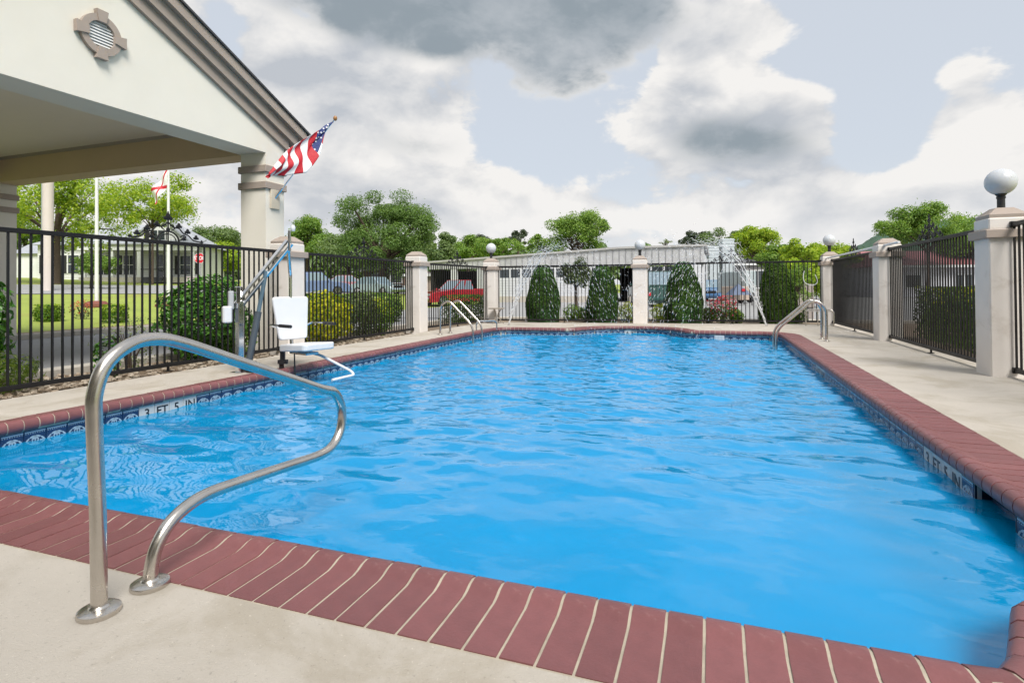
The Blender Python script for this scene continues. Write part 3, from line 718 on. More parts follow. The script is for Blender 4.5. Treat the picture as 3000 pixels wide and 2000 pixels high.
# fountain sprays
def make_jet(name, label, src, targets, n, seed, group):
    r = np.random.default_rng(seed); mb = MB(); m = bpy.data.materials.get('spray')
    if m is None:
        m = bpy.data.materials.new('spray'); m.use_nodes = True; pr = m.node_tree.nodes['Principled BSDF']
        pr.inputs['Base Color'].default_value = (.95, .97, 1, 1); pr.inputs['Roughness'].default_value = .12; pr.inputs['Transmission Weight'].default_value = .1; pr.inputs['IOR'].default_value = 1.33
    g_ = 9.81
    for i in range(n):
        tg, apex = targets[r.integers(len(targets))]
        vz = math.sqrt(2 * g_ * apex) * (1 + r.normal(0, .02)); T_ = 2 * vz / g_
        e = Vector((tg[0] - src[0], tg[1] - src[1], 0)) / T_
        u = r.random() ** .9; tt = u * T_
        sp = .012 + .24 * (u ** 1.4) * (1.0 if u < .5 else 1.5)
        p = Vector(src) + e * tt + Vector((0, 0, vz * tt - .5 * g_ * tt * tt)) + Vector((r.normal(0, sp), r.normal(0, sp), r.normal(0, sp * .9)))
        if p.z < WATER_Z + .01: continue
        vel = e + Vector((0, 0, vz - g_ * tt)); dl = vel.normalized() * (.018 + .045 * r.random() * min(1.2, vel.length / 4)); w = .0014 + .0029 * r.random() * (1 if u > .25 else .9)
        s = dl.cross(Vector((.3, .9, .1))).normalized() * w; q = dl.cross(s).normalized() * w
        mb.add([p - dl, p + s, p + q, p - s, p - q, p + dl], [(0, 1, 2), (0, 2, 3), (0, 3, 4), (0, 4, 1), (5, 2, 1), (5, 3, 2), (5, 4, 3), (5, 1, 4)])
    t = thing(name, label, 'water jet', src, group)
    for q, (tg, apex) in enumerate(targets[:3]):
        vz = math.sqrt(2 * g_ * apex); T_ = 2 * vz / g_; e = Vector((tg[0] - src[0], tg[1] - src[1], 0)) / T_; P = []
        for i in range(34):
            tt = T_ * .5 * i / 33; P.append(Vector(src) + e * tt + Vector((0, 0, vz * tt - .5 * g_ * tt * tt)) + Vector((r.normal(0, .004), r.normal(0, .004), r.normal(0, .004))) * (1 + i * .08))
        MB().tube(P, list(np.linspace(.0095, .0045, 34) * (.75 + .5 * r.random(34))), 6).build('stream', m, t, 'all')
    MB().lathe([(.03, 0), (.03, .02), (.012, .03)], src, 12).build('nozzle', M_chrome, t)
    o = mb.build('spray_drops', m, t, 'all'); o['kind'] = 'stuff'
make_jet('water_jet', 'fountain spray rising from the deck left of the first cone shrub', (-5.05, 13.85, .0), [((-2.1, 12.7), 2.0), ((-2.7, 12.9), 1.95), ((-1.6, 12.3), 2.0), ((-2.4, 11.8), 1.9), ((-3.2, 12.4), 1.75)], 1700, 11, 'deck fountain sprays')
make_jet('water_jet', 'fountain spray rising from the deck beside the right cone shrub', (1.25, 15.0, .0), [((-1.3, 13.2), 2.05), ((-.9, 13.0), 1.95), ((-1.9, 12.8), 2.05), ((-.6, 12.2), 1.9)], 1600, 12, 'deck fountain sprays')

# ================================================================== ENTRANCE CANOPY
def make_canopy():
    t = thing('entrance_canopy', 'white stucco gabled entrance canopy with taupe rake trim', 'canopy', (-7.3, 7.6, 0))
    XF, XB = -7.0, -14.75; YC, YR = 4.71, 7.835; YL = 2 * YC - YR; zb = 3.28; sl = .457
    zr = lambda y, z8: z8 + (7.835 - abs(y - YC) - YC) * sl            # rake height helper
    za = 3.55                                                          # wall top at the eave end
    top = lambda y: za + (YR - YC - abs(y - YC)) * sl
    gw = MB().prism([(YL, zb), (YR, zb), (YR, top(YR)), (YC, top(YC)), (YL, top(YL))], 'x', XF, XF - .53)
    gw.build('gable_wall', M_canw, t)
    MB().prism([(YL, zb), (YR, zb), (YR, top(YR)), (YC, top(YC)), (YL, top(YL))], 'x', XB, XB + .53).build('rear_gable_wall', M_canw, t)
    for y in (YR - .425, YL): MB().box(((XF + XB) / 2, y + .2125, zb + .28), (XF - XB - 1.06, .425, .56)).build('side_beam', mat('beam_stucco', (.56, .43, .29), .85, var=.04, scale=2), t)
    MB().box(((XF + XB) / 2, YC, 3.80), (XF - XB - 1.06, YR - YL - .85, .06)).build('ceiling', mat('canopy_ceiling', (.80, .71, .59), .85, var=.02, scale=2), t)
    for (x, y) in ((XF - .265, YR - .2125), (XF - .265, YL + .2125), (XB + .265, YR - .2125), (XB + .265, YL + .2125)):
        col = MB().box((x, y, 1.60), (.53, .425, 3.36)).build('column', M_canw, t)
        for z in (2.74, 3.015): MB().box((x, y, z), (.60, .495, .115), bev=.006).build('column_band', M_taupe, col)
    # stepped rake boards on the gable front, roof edge above
    ov = .42
    for k, (d0, d1, out) in enumerate(((.0, .17, .055), (.17, .345, .12), (.345, .50, .20))):
        for sgn in (1, -1):
            P = []
            ye = YR + .04 + [0.02, .17, .31][k]
            for (yy, zz) in ((0, 0), (1, 0), (1, 1), (0, 1)):
                dy = (ye - YC) * yy; base = top(YC) - dy * sl - .12
                z_ = base + (d0 if zz == 0 else d1); P.append((YC + sgn * dy, z_))
            MB().prism(P, 'x', XF - .05, XF + out).build('rake_board', M_taupe, t)
    for sgn in (1, -1):
        ye = YR + .42; P = [(YC, top(YC) + .382), (YC + sgn * (ye - YC), top(YC) - (ye - YC) * sl + .382), (YC + sgn * (ye - YC), top(YC) - (ye - YC) * sl + .415), (YC, top(YC) + .415)]
        MB().prism(P, 'x', XF + .235, XB - .235).build('roof_slope', M_shingle, t)
        P = [(YC + sgn * .3, top(YC) - .12), (YC + sgn * (YR - YC + .30), top(YC) - (YR - YC + .30) * sl - .02), (YC + sgn * (YR - YC + .30), top(YC) - (YR - YC + .30) * sl + .03), (YC + sgn * .3, top(YC) + .0)]
        MB().prism(P, 'x', XF - .06, XB + .1).build('eave_soffit', M_taupe, t)
    # round louvred vent with four keystones
    vc = (4.712, 4.102); ro, ri = .245, .165
    v = MB()
    n = 40; vs = []
    for x in (XF + .002, XF + .05):
        for r_ in (ri, ro):
            for j in range(n): a = 2 * math.pi * j / n; vs.append((x, vc[0] + r_ * math.cos(a), vc[1] + r_ * math.sin(a)))
    fs = []
    for j in range(n):
        k = (j + 1) % n
        fs += [(2 * n + j, 2 * n + k, 3 * n + k, 3 * n + j), (n + j, n + k, 3 * n + k, 3 * n + j), (j, k, 2 * n + k, 2 * n + j)]
    vent = v.add(vs, fs).build('vent_ring', M_taupe, t)
    for a in (0, 90, 180, 270):
        q = MB(); ca, sa = math.cos(R(a)), math.sin(R(a))
        P = [(ri - .012, -.045), (ro + .05, -.07), (ro + .05, .07), (ri - .012, .045)]
        q.prism([(vc[0] + x * ca - y * sa, vc[1] + x * sa + y * ca) for x, y in P], 'x', XF + .003, XF + .068).build('keystone', M_taupe, vent)
    MB().prism([(vc[0] + ri * .99 * math.cos(a), vc[1] + ri * .99 * math.sin(a)) for a in np.linspace(0, 2 * math.pi, 33)[:-1]], 'x', XF + .0015, XF + .0035).build('vent_back', M_wpaint, vent)
    for i in range(9):
        zz = vc[1] - ri + .018 + i * (2 * ri - .036) / 8; hw = math.sqrt(max(0, ri * ri - (zz - vc[1]) ** 2))
        mb = MB(); mb.add([(XF + .004, vc[0] - hw, zz + .02), (XF + .004, vc[0] + hw, zz + .02), (XF + .028, vc[0] + hw, zz - .018), (XF + .028, vc[0] - hw, zz - .018), (XF + .004, vc[0] - hw, zz + .014), (XF + .004, vc[0] + hw, zz + .014), (XF + .024, vc[0] + hw, zz - .021), (XF + .024, vc[0] - hw, zz - .021)], [(0, 1, 2, 3), (4, 7, 6, 5), (3, 2, 6, 7), (0, 3, 7, 4), (1, 5, 6, 2)])
        mb.build('louvre', M_wpaint, vent)
    MB().lathe([(.13, 3.70), (.15, 3.72), (.15, 3.768)], (-8.6, 6.2, 0), 18).build('ceiling_light', M_globe, t, True)
make_canopy()

# ------------------------------------------------------------------ flags
def cloth(name, fn, na, nb, mi_fn, mats, parent):
    mb = MB(); vs = [fn(i / na, j / nb) for i in range(na + 1) for j in range(nb + 1)]
    for i in range(na):
        for j in range(nb):
            k = i * (nb + 1) + j; mb.f.append((k, k + 1, k + nb + 2, k + nb + 1)); mb.m.append(mi_fn((i + .5) / na, (j + .5) / nb))
    mb.v = [tuple(v) for v in vs]; o = mb.build(name, mats, parent, 'all')
    s = o.modifiers.new('thick', 'SOLIDIFY'); s.thickness = .003; return o
def make_us_flag():
    base = Vector((-6.985, 7.604, 2.54)); tip = Vector((-6.0, 7.933, 3.89))
    t = thing('wall_flag', 'red white and blue striped flag on a slanted pole on the canopy column', 'flag', tuple(base))
    MB().box((-6.982, 7.60, 2.565), (.03, .20, .42), bev=.006).build('mount_board', mat('mount_cream', (.62, .55, .44), .8, var=.05), t)
    MB().tube([base, base + (tip - base) * .12], .022, 10).build('socket', M_steel2, t, True)
    d = tip - base
    MB().tube([base, tip], .011, 8).build('pole', M_steel2, t, True)
    MB().ell(tip, (.035, .035, .045), 10).build('finial', M_wood, t, True)
    A = base + d * .955
    B = atX(618, 396, -6.62)
    bot = [(0, 0), (.10, .06), (.25, .42), (.40, .62), (.6, .50), (.8, .28), (1, .10)]
    def drop(a):
        for (a0, d0), (a1, d1) in zip(bot[:-1], bot[1:]):
            if a <= a1: return d0 + (d1 - d0) * (a - a0) / (a1 - a0)
        return bot[-1][1]
    def fn(a, b):
        P = A.lerp(B, a) + Vector((0, 0, .10 * math.sin(a * math.pi)))
        D = drop(a); fold = math.sin(b * 5.5 + a * 7) * .05 * min(1, D * 2.5) + math.sin(b * 11 - a * 9) * .018
        return P + Vector((fold - .36 * b * D * max(0, min(1, (a - .2) / .5)), -.16 * D * b * max(0, min(1, (a - .2) / .5)) + fold * .4, -D * b))
    STR = 9
    def mi(a, b):
        if a < .27 and b < .9 - .2 * a: 
            return 2
        k = int((1 - a) / .73 * STR + .0001)
        return 0 if k % 2 == 0 else 1
    fl = cloth('flag_cloth', fn, 72, 22, mi, [M_red, M_cloth, M_navy], t)
    for r_ in range(5):
        for c_ in range(4):
            a, b = .09 + .042 * r_, .10 + .22 * c_ + (.1 if r_ % 2 else 0)
            if b > .85: continue
            st = MB(); p = Vector(fn(a, b)); e1 = (Vector(fn(a + .01, b)) - p).normalized(); e2 = (Vector(fn(a, b + .02)) - p).normalized(); nn = e1.cross(e2).normalized(); e2 = nn.cross(e1); P = []
            for sg in (-1, 1):
                for q in range(10): rr = .022 if q % 2 == 0 else .009; P.append(p + nn * .006 * sg + e1 * rr * math.cos(q * .6283) + e2 * rr * math.sin(q * .6283))
            st.add(P, [tuple(range(10)), tuple(range(19, 9, -1))] + [(q, (q + 1) % 10, 10 + (q + 1) % 10, 10 + q) for q in range(10)]).build('star', M_cloth, fl)
make_us_flag()
def make_flagpole(u, vb, dep, h, label, flag=False):
    p = at(u, 650, dep); x, y = p.x, p.y; z = hgt(x, y)
    t = thing('flagpole', label, 'flagpole', (x, y, z), 'white flagpoles on the lawn')
    MB().lathe([(.075, 0), (.07, .4), (.045, h), (.01, h + .02)], (x, y, z), 14).build('pole', M_wpaint, t, True)
    MB().ell((x, y, z + h + .09), (.09, .09, .09), 10).build('ball', M_wood, t, True)
    MB().lathe([(.5, 0), (.5, .12), (.38, .14), (.3, .22), (.12, .24)], (x, y, z), 14).build('brick_base', mat('base_brick', (.20, .07, .05), .8, var=.2, scale=12), t)
    return t, x, y, z, h
make_flagpole(222, 725, 22.5, 9.5, 'white flagpole without flag on the lawn before the house')
_, fx, fy, fz, fh = make_flagpole(387, 725, 24, 6.15, 'white flagpole flying the red cross flag')
def make_state_flag():
    rt = Vector((math.cos(YAW), math.sin(YAW), 0)); top = Vector((fx, fy, fz + fh - .25))
    t = thing('cross_flag', 'white flag with red diagonal cross drooping on the second flagpole', 'flag', tuple(top))
    def fn(a, b):   # a down the hoist, b along the fly; drooping to the lower left
        D = Vector((0, 0, -1)) * (.75 * a) + (rt * -.58 + Vector((0, 0, -.78))) * (1.15 * b) * (1 - .15 * a) - rt * .05
        fold = .09 * math.sin(b * 9 + a * 3) * (.3 + b)
        return top + D + Vector((math.sin(YAW), -math.cos(YAW), 0)) * fold
    def mi(a, b): return 0 if abs(a - b) < .11 or abs(a + b - 1) < .11 else 1
    cloth('flag_cloth', fn, 36, 36, mi, [M_red, M_cloth], t)
make_state_flag()

# ================================================================== FOLIAGE
def leaf_mesh(name, P, N, L, Wd, m, rr, curl=.25):
    """diamond leaves folded along the midrib: centres P, facing N, length L, width Wd"""
    n = len(P); N = N / np.linalg.norm(N, axis=1, keepdims=True)
    rv = rr.normal(size=(n, 3)); T_ = rv - N * np.sum(rv * N, 1, keepdims=True); T_ /= np.linalg.norm(T_, axis=1, keepdims=True)
    B = np.cross(N, T_); L = np.asarray(L).reshape(-1, 1) * (.7 + .6 * rr.random((n, 1))); Wd = np.asarray(Wd).reshape(-1, 1) * (.7 + .6 * rr.random((n, 1)))
    v = np.empty((n, 4, 3)); v[:, 0] = P - T_ * L / 2; v[:, 1] = P + B * Wd / 2 + N * Wd * curl; v[:, 2] = P + T_ * L / 2 - N * L * .12; v[:, 3] = P - B * Wd / 2 + N * Wd * curl
    me = bpy.data.meshes.new(name); me.vertices.add(n * 4); me.vertices.foreach_set('co', v.reshape(-1))
    i = np.arange(n) * 4; tri = np.stack([i, i + 1, i + 2, i, i + 2, i + 3], 1).reshape(-1)
    me.loops.add(n * 6); me.loops.foreach_set('vertex_index', tri.astype(np.int32)); me.polygons.add(n * 2)
    me.polygons.foreach_set('loop_start', np.arange(0, n * 6, 3, dtype=np.int32)); me.polygons.foreach_set('loop_total', np.full(n * 2, 3, dtype=np.int32))
    me.update(calc_edges=True); me.validate(); me.materials.append(m); return me
def add_leaves(name, P, N, L, W_, m, parent, rr):
    off = np.array(wloc(parent)); o = bpy.data.objects.new(name, leaf_mesh(name, np.asarray(P) - off, np.asarray(N), L, W_, m, rr)); C.objects.link(o); o.parent = parent
    o['kind'] = 'stuff'; return o
def unit(rr, n):
    v = rr.normal(size=(n, 3)); return v / np.linalg.norm(v, axis=1, keepdims=True)
LM = dict(
    laurel=leaf_mat('laurel_leaf', (0.020, 0.085, 0.014), (0.125, 0.31, 0.04), trans=.2, rough=.28),
    box=leaf_mat('boxwood_leaf', (0.047, 0.135, 0.016), (0.216, 0.351, 0.027), trans=.3),
    cone=leaf_mat('cypress_leaf', (0.022, 0.081, 0.014), (0.101, 0.196, 0.024), (0.061, 0.162, 0.041), trans=.25, rough=.6),
    cone2=leaf_mat('yew_leaf', (0.027, 0.081, 0.011), (0.115, 0.203, 0.016), trans=.3, rough=.6),
    yellow=leaf_mat('golden_leaf', (0.16, 0.27, 0.016), (0.80, 0.74, 0.03), trans=.3),
    dusty=leaf_mat('dusty_leaf', (0.030, 0.068, 0.024), (0.176, 0.230, 0.081), (0.068, 0.081, 0.041), trans=.2),
    lime=leaf_mat('lime_leaf', (0.162, 0.311, 0.027), (0.486, 0.567, 0.054), trans=.4),
    oak=leaf_mat('oak_leaf', (0.082, 0.173, 0.041), (0.219, 0.328, 0.092), (0.136, 0.219, 0.063), trans=.35),
    mid=leaf_mat('maple_leaf', (0.101, 0.220, 0.034), (0.288, 0.405, 0.085), trans=.35),
    far=leaf_mat('distant_leaf', (0.114, 0.194, 0.073), (0.244, 0.324, 0.130), trans=.35),
    pine=leaf_mat('pine_leaf', (0.041, 0.068, 0.041), (0.108, 0.135, 0.081), trans=.2),
    red=leaf_mat('red_leaf', (0.405, 0.068, 0.041), (0.608, 0.189, 0.095), trans=.3),
    pink=leaf_mat('rose_petal', (0.800, 0.027, 0.081), (0.800, 0.162, 0.297), trans=.3),
    fern=leaf_mat('fern_leaf', (0.095, 0.176, 0.027), (0.270, 0.351, 0.068), trans=.35),
    grey=leaf_mat('grey_leaf', (0.135, 0.189, 0.081), (0.324, 0.378, 0.203), trans=.3))
def shrub(name, label, cat, loc, r, h, kind, n, leaf=(.07, .035), shape='ball', seed=0, group=None, tips=None, lump=.18, z0=.0, stems=5):
    rr = np.random.default_rng(seed + 100); x, y, z = loc; t = thing(name, label, cat, (x, y, z), group)
    rx, ry = (r if hasattr(r, '__len__') else (r, r))
    u = unit(rr, n)
    lum = 1 + lump * (np.sin(u[:, 0] * 5 + seed) * np.sin(u[:, 1] * 6 + seed * 2) + np.sin(u[:, 2] * 7 + u[:, 0] * 4 + seed * 3)) * .6
    sh = (1 - (.42 if shape == 'ball' else .22) * rr.random(n) ** 2.0)
    if shape == 'ball':
        P = u * np.stack([rx * lum * sh, ry * lum * sh, h / 2 * lum * sh], 1) + [0, 0, h / 2 + z0]; N = u.copy()
    elif shape == 'cone':
        q = rr.random(n); zf = 1 - (1 - q * .995) ** .72; a = rr.random(n) * 2 * math.pi
        prof = np.where(zf < .30, .86 + .14 * zf / .30, np.sqrt(np.clip(1 - ((zf - .30) / .72) ** (1.3 if kind == 'cone' else 1.55), 0, 1)))
        rad = prof * sh * (1 + lump * .35 * np.sin(a * 5 + zf * 9 + seed)); P = np.stack([rx * rad * np.cos(a), ry * rad * np.sin(a), h * zf + z0], 1); N = np.stack([np.cos(a), np.sin(a), .35 + 0 * a], 1)
    else:
        mx = np.max(np.abs(u), 1, keepdims=True); c = u / (mx ** .88); c = np.clip(c, -1, 1) * (1 + .05 * np.sin(u * 9 + seed)); P = c * np.stack([rx * sh, ry * sh, h / 2 * sh], 1) + [0, 0, h / 2 + z0]; N = c.copy()
    P = P[:, :] + [x, y, z]; keep = P[:, 2] > z + .01; P, N = P[keep], N[keep]
    N = N + unit(rr, len(N)) * .75 + [0, 0, .25]
    if tips:
        top = (P[:, 2] - z - z0) / h + .25 * rr.normal(size=len(P)); k = top > tips[1]
        add_leaves('foliage', P[~k], N[~k], leaf[0], leaf[1], LM[kind], t, rr); add_leaves('new_growth', P[k], N[k], leaf[0], leaf[1], LM[tips[0]], t, rr)
    else: add_leaves('foliage', P, N, leaf[0], leaf[1], LM[kind], t, rr)
    mb = MB()
    for i in range(stems):
        a = rr.random() * 6.28; e = (x + rx * .5 * math.cos(a), y + ry * .5 * math.sin(a), z + z0 + h * .65)
        mb.tube([(x + .03 * math.cos(a), y + .03 * math.sin(a), z - .05), (x + rx * .15 * math.cos(a), y + ry * .15 * math.sin(a), z + z0 + h * .25), e], [.018, .013, .005], 6)
    mb.build('stems', M_bark, t, True); return t
def gl(u, dep): p = at(u, 650, dep); return (p.x, p.y, hgt(p.x, p.y))
# ---- along the left fence
shrub('laurel_bush', 'glossy laurel bush at the left edge behind the fence', 'bush', (-7.22, 3.42, -.05), .44, 1.36, 'laurel', 1900, (.105, .046), seed=1, group='laurel bushes')
shrub('laurel_bush', 'big glossy laurel bush behind the fence left of the pool lift', 'bush', (-7.10, 6.32, -.05), (.60, .62), 1.22, 'laurel', 3600, (.095, .045), seed=2, group='laurel bushes')
shrub('feathery_shrub', 'low feathery green shrub at the foot of the left fence', 'shrub', (-6.80, 3.55, -.05), (.30, .36), .42, 'fern', 1500, (.085, .010), seed=3)
shrub('young_shrub', 'small upright leafy shrub behind the fence beside the grab rail', 'shrub', (-6.85, 4.72, -.05), .15, .50, 'laurel', 130, (.10, .035), seed=4)
shrub('grey_shrub', 'thin grey green shrub in front of the driveway', 'shrub', (-7.2, 5.25, -.05), (.42, .42), .72, 'grey', 420, (.045, .022), seed=5, stems=9)
shrub('green_shrub', 'low green shrub behind the fence under the lift arm', 'shrub', (-6.85, 6.62, -.05), (.26, .34), .62, 'mid', 700, (.075, .035), seed=6)
shrub('golden_bush', 'yellow green bush behind the second left fence panel', 'bush', (-6.90, 8.80, -.05), (.42, .56), .98, 'yellow', 1700, (.10, .042), seed=7)
shrub('dark_bush', 'round dark bush with pale tips beside the yellow bush', 'bush', (-7.05, 10.15, -.05), (.40, .44), 1.0, 'dusty', 2200, (.06, .030), seed=8, tips=('grey', .86))
shrub('olive_bush', 'rounded olive bush next to the second plain pillar', 'bush', (-7.0, 10.75, -.05), (.34, .36), .80, 'box', 2000, (.055, .026), seed=9, tips=('yellow', .85))
shrub('red_flower_bush', 'small red flowering bush behind the pool lift pillar', 'bush', (-7.05, 7.75, -.05), (.28, .25), .80, 'mid', 420, (.06, .03), seed=10, tips=('pink', .62), stems=8)
shrub('clipped_hedge', 'clipped hedge before the parked cars on the left', 'hedge', gl(735, 17.5), (.9, .45), .92, 'cone2', 4000, (.085, .05), 'box', 11, 'clipped hedges', tips=('box', .92))
shrub('clipped_hedge', 'clipped hedge before the parked silver car', 'hedge', gl(850, 18.0), (1.0, .45), .92, 'cone2', 4000, (.085, .05), 'box', 12, 'clipped hedges', tips=('box', .92))
shrub('dark_hedge', 'dark hedge in front of the red pickup truck', 'hedge', (-7.05, 15.6, -.05), (.55, .8), .82, 'cone2', 2600, (.07, .035), 'box', 13, tips=('box', .9))
shrub('small_shrub', 'small olive shrub at the foot of the second plain pillar', 'shrub', (-6.75, 12.15, -.05), (.14, .16), .55, 'fern', 320, (.06, .02), seed=14)
# ---- across the drive
shrub('boxwood', 'round clipped boxwood below the pale sign pole', 'bush', gl(112, 16.6), (.27, .27), .50, 'box', 2600, (.06, .04), 'box', 15, 'clipped boxwoods across the drive', tips=('lime', .88))
shrub('boxwood', 'round clipped boxwood right of the first flagpole', 'bush', gl(263, 17.0), (.28, .28), .56, 'box', 2600, (.06, .04), 'box', 16, 'clipped boxwoods across the drive', tips=('lime', .80))
shrub('red_shrub', 'small reddish shrub beside the flagpole base', 'shrub', gl(188, 17.6), .32, .60, 'dusty', 380, (.06, .03), seed=17, tips=('red', .5), stems=9)
# ---- cone shrubs and beds behind the back fence
for i, (x, y, r, h, lab, k) in enumerate(((-4.62, 15.62, .50, 1.72, 'tall cone shrub behind the left fountain spray', 'cone'), (-2.93, 15.82, .45, 1.70, 'cone shrub left of the middle lamp pillar', 'cone'),
                                     (-.74, 16.05, .52, 1.74, 'cone shrub right of the middle lamp pillar', 'cone'), (1.63, 16.45, .47, 1.74, 'round topped cone shrub near the back right pillar', 'cone2'))):
    shrub('cone_shrub', lab, 'topiary', (x, y, -.05), r, h, k, 15000, (.062, .030), 'cone', 20 + i, 'clipped cone shrubs along the back fence', lump=.12)
BB = -.04
for i, (x, y, r, h, k, lab, tp) in enumerate((
    (-4.02, 16.75, .30, .50, 'box', 'low clipped shrub right of the first cone shrub', None), (-3.52, 16.35, .24, .46, 'box', 'low green shrub left of the second cone shrub', None),
    (-2.30, 16.45, .30, .56, 'lime', 'lime green shrub left of the middle lamp pillar', ('yellow', .8)), (-1.35, 16.5, .32, .56, 'lime', 'lime green shrub right of the middle lamp pillar', ('yellow', .85)),
    (-.12, 16.5, .26, .42, 'cone2', 'low dark shrub left of the roses', None), (.62, 16.55, .20, .40, 'box', 'low clipped shrub right of the roses', None), (2.15, 16.9, .28, .46, 'cone2', 'low dark shrub at the foot of the back right pillar', None))):
    shrub('low_shrub', lab, 'shrub', (x, y, BB), r, h, k, 900, (.055, .03), 'ball', 30 + i, 'low shrubs in the back bed', tips=tp)
shrub('rose_bush', 'pink flowering rose bush behind the back fence', 'rose bush', (.26, 16.28, BB), (.42, .34), .74, 'cone2', 1300, (.06, .032), seed=40, tips=('pink', .74), stems=10)
shrub('clipped_hedge', 'dark clipped hedge behind the right fence panel', 'hedge', (4.15, 10.5, -.05), (.55, 2.3), 1.02, 'cone2', 17000, (.065, .034), 'box', 41, 'clipped hedges', tips=('yellow', 1.1))

def tree(name, label, base, crown, kind, n, leaf, clumps=40, trunk=.2, seed=0, group='trees behind the pool', flat=.72, low=-.75, cat='tree', spread=.30, limbs=14):
    """base (x,y,z); crown = (rx, ry, rz, centre height above base)"""
    rr = np.random.default_rng(seed + 500); x, y, z = base; rx, ry, rz, hc = crown
    t = thing(name, label, cat, (x, y, z), group)
    cc = unit(rr, clumps * 3); cc = cc[cc[:, 2] > low][:clumps]; m = len(cc)
    rad = .30 + .62 * rr.random((m, 1)) ** .55
    lob = 1 + .16 * np.sin(cc[:, :1] * 4 + seed) + .12 * np.sin(cc[:, 2:3] * 6 + seed * 1.7)
    cen = cc * rad * lob * [rx, ry, rz] + [x, y, z + hc]
    n = int(n * 2.4); leaf = (leaf[0] * .66, leaf[1] * .66); per = n // m; P = []; N = []
    for i in range(m):
        k = int(per * (.6 + .8 * rr.random())); u = unit(rr, k); s = spread * (.7 + .75 * rr.random()) * (rx + rz) / 2
        g1 = rr.normal(size=(k, 3)); q = np.where(rr.random((k, 1)) < .72, u * s * (.35 + .65 * rr.random((k, 1)) ** .45), g1 * s * .44) * [1, 1, flat]
        near = np.argsort(np.sum((cen - cen[i]) ** 2, 1))[1:4]; j = rr.choice(near, k); lk = (rr.random((k, 1)) < .22) * rr.random((k, 1))
        P.append(cen[i] * (1 - lk) + cen[j] * lk + q); N.append(u * .6 + [0, 0, .55] + unit(rr, k) * .55)
    add_leaves('crown', np.concatenate(P), np.concatenate(N), leaf[0], leaf[1], LM[kind], t, rr)
    mb = MB(); hb = z + max(hc - rz * .75, hc * .35)
    mb.tube([(x, y, z - .2), (x + .02, y, z + (hb - z) * .5), (x, y + .03, hb), (x + rx * .03, y, z + hc)], [trunk * 1.25, trunk, trunk * .85, trunk * .4], 10)
    for i in range(min(limbs, m)):
        c = cen[i]; mid = (np.array([x, y, hb]) * .55 + c * .45) + [0, 0, rz * .05]
        mb.tube(smooth_path([(x, y, hb - (hb - z) * .1), tuple(mid), tuple(c)], 4), list(np.linspace(trunk * .5, trunk * .10, 9)), 6)
    mb.build('trunk', M_bark, t, True); return t
def T_(u, vc, dep, ru, rv, *a, name='shade_tree', label='', ry=None, zb=None, **k):
    c = at(u, vc, dep); s = dep / F_; z = hgt(c.x, c.y) if zb is None else zb
    return tree(name, label, (c.x, c.y, z), (ru * s, (ry or ru) * s, rv * s, c.z - z), *a, **k)
T_(130, 458, 41, 215, 105, 'lime', 8000, (.30, .17), name='shade_tree', label='lime green shade tree arching over the white house', clumps=110, trunk=.24, seed=1, low=-1, spread=.16)
T_(350, 462, 47, 105, 66, 'lime', 3600, (.30, .18), label='bright green tree behind the cross flag', clumps=64, trunk=.09, seed=2, low=-1., spread=.22)
T_(60, 545, 60, 60, 60, 'mid', 2500, (.42, .26), label='green tree left of the white house', clumps=22, trunk=.3, seed=3)
T_(485, 552, 95, 75, 32, 'far', 5000, (.5, .3), label='grey green tree far behind the stop sign', clumps=40, trunk=.4, seed=4, low=-.95)
T_(490, 590, 62, 80, 38, 'lime', 5000, (.36, .22), label='low bright tree behind the stop sign', clumps=40, trunk=.25, seed=5, low=-.98)
T_(705, 545, 66, 62, 46, 'mid', 5000, (.36, .22), label='medium green tree right of the canopy column', clumps=34, trunk=.3, seed=6, low=-.95)
T_(880, 535, 52, 130, 98, 'oak', 19000, (.28, .16), name='oak_tree', label='large spreading oak tree behind the parked cars', clumps=100, trunk=.50, seed=7, low=-.95, spread=.20, limbs=24)
T_(800, 580, 60, 70, 48, 'far', 4500, (.36, .22), label='leafy tree at the left foot of the oak', clumps=36, trunk=.25, seed=8, low=-.98)
T_(1015, 575, 75, 45, 38, 'far', 3500, (.4, .25), label='pale green tree right of the oak', clumps=28, trunk=.25, seed=9, low=-.98)
T_(1075, 568, 90, 48, 34, 'mid', 3500, (.42, .26), label='olive tree behind the carport roof', clumps=28, trunk=.3, seed=10, low=-.98)
T_(1140, 572, 78, 50, 28, 'mid', 3500, (.4, .24), label='green tree behind the left globe lamp', clumps=28, trunk=.3, seed=11, low=-.98)
T_(1100, 552, 120, 34, 20, 'pine', 1600, (.55, .3), label='dark distant tree above the carport roof', clumps=18, trunk=.3, seed=12)
T_(1190, 548, 105, 26, 17, 'pine', 900, (.5, .28), name='pine_tree', label='small grey pine left of the maple', clumps=16, trunk=.22, seed=13)
T_(1325, 535, 58, 82, 56, 'mid', 7500, (.30, .18), name='maple_tree', label='round maple tree above the white garage', clumps=48, trunk=.32, seed=14, low=-.75, spread=.24)
T_(1245, 572, 64, 50, 30, 'mid', 3000, (.34, .2), label='low tree left of the maple behind the garage', clumps=26, trunk=.25, seed=15, low=-.98)
T_(1528, 556, 70, 15, 9, 'grey', 130, (.3, .12), name='bare_tree', label='thin nearly bare treetop above the garage roof', clumps=9, trunk=.12, seed=16)
T_(1592, 552, 88, 30, 20, 'pine', 1700, (.5, .28), name='pine_tree', label='dark pine right of the garage roof', clumps=16, trunk=.25, seed=17)
T_(1652, 555, 75, 36, 40, 'far', 2400, (.4, .24), label='thin pale tree behind the cooling tower', clumps=26, trunk=.25, seed=18, low=-.9)
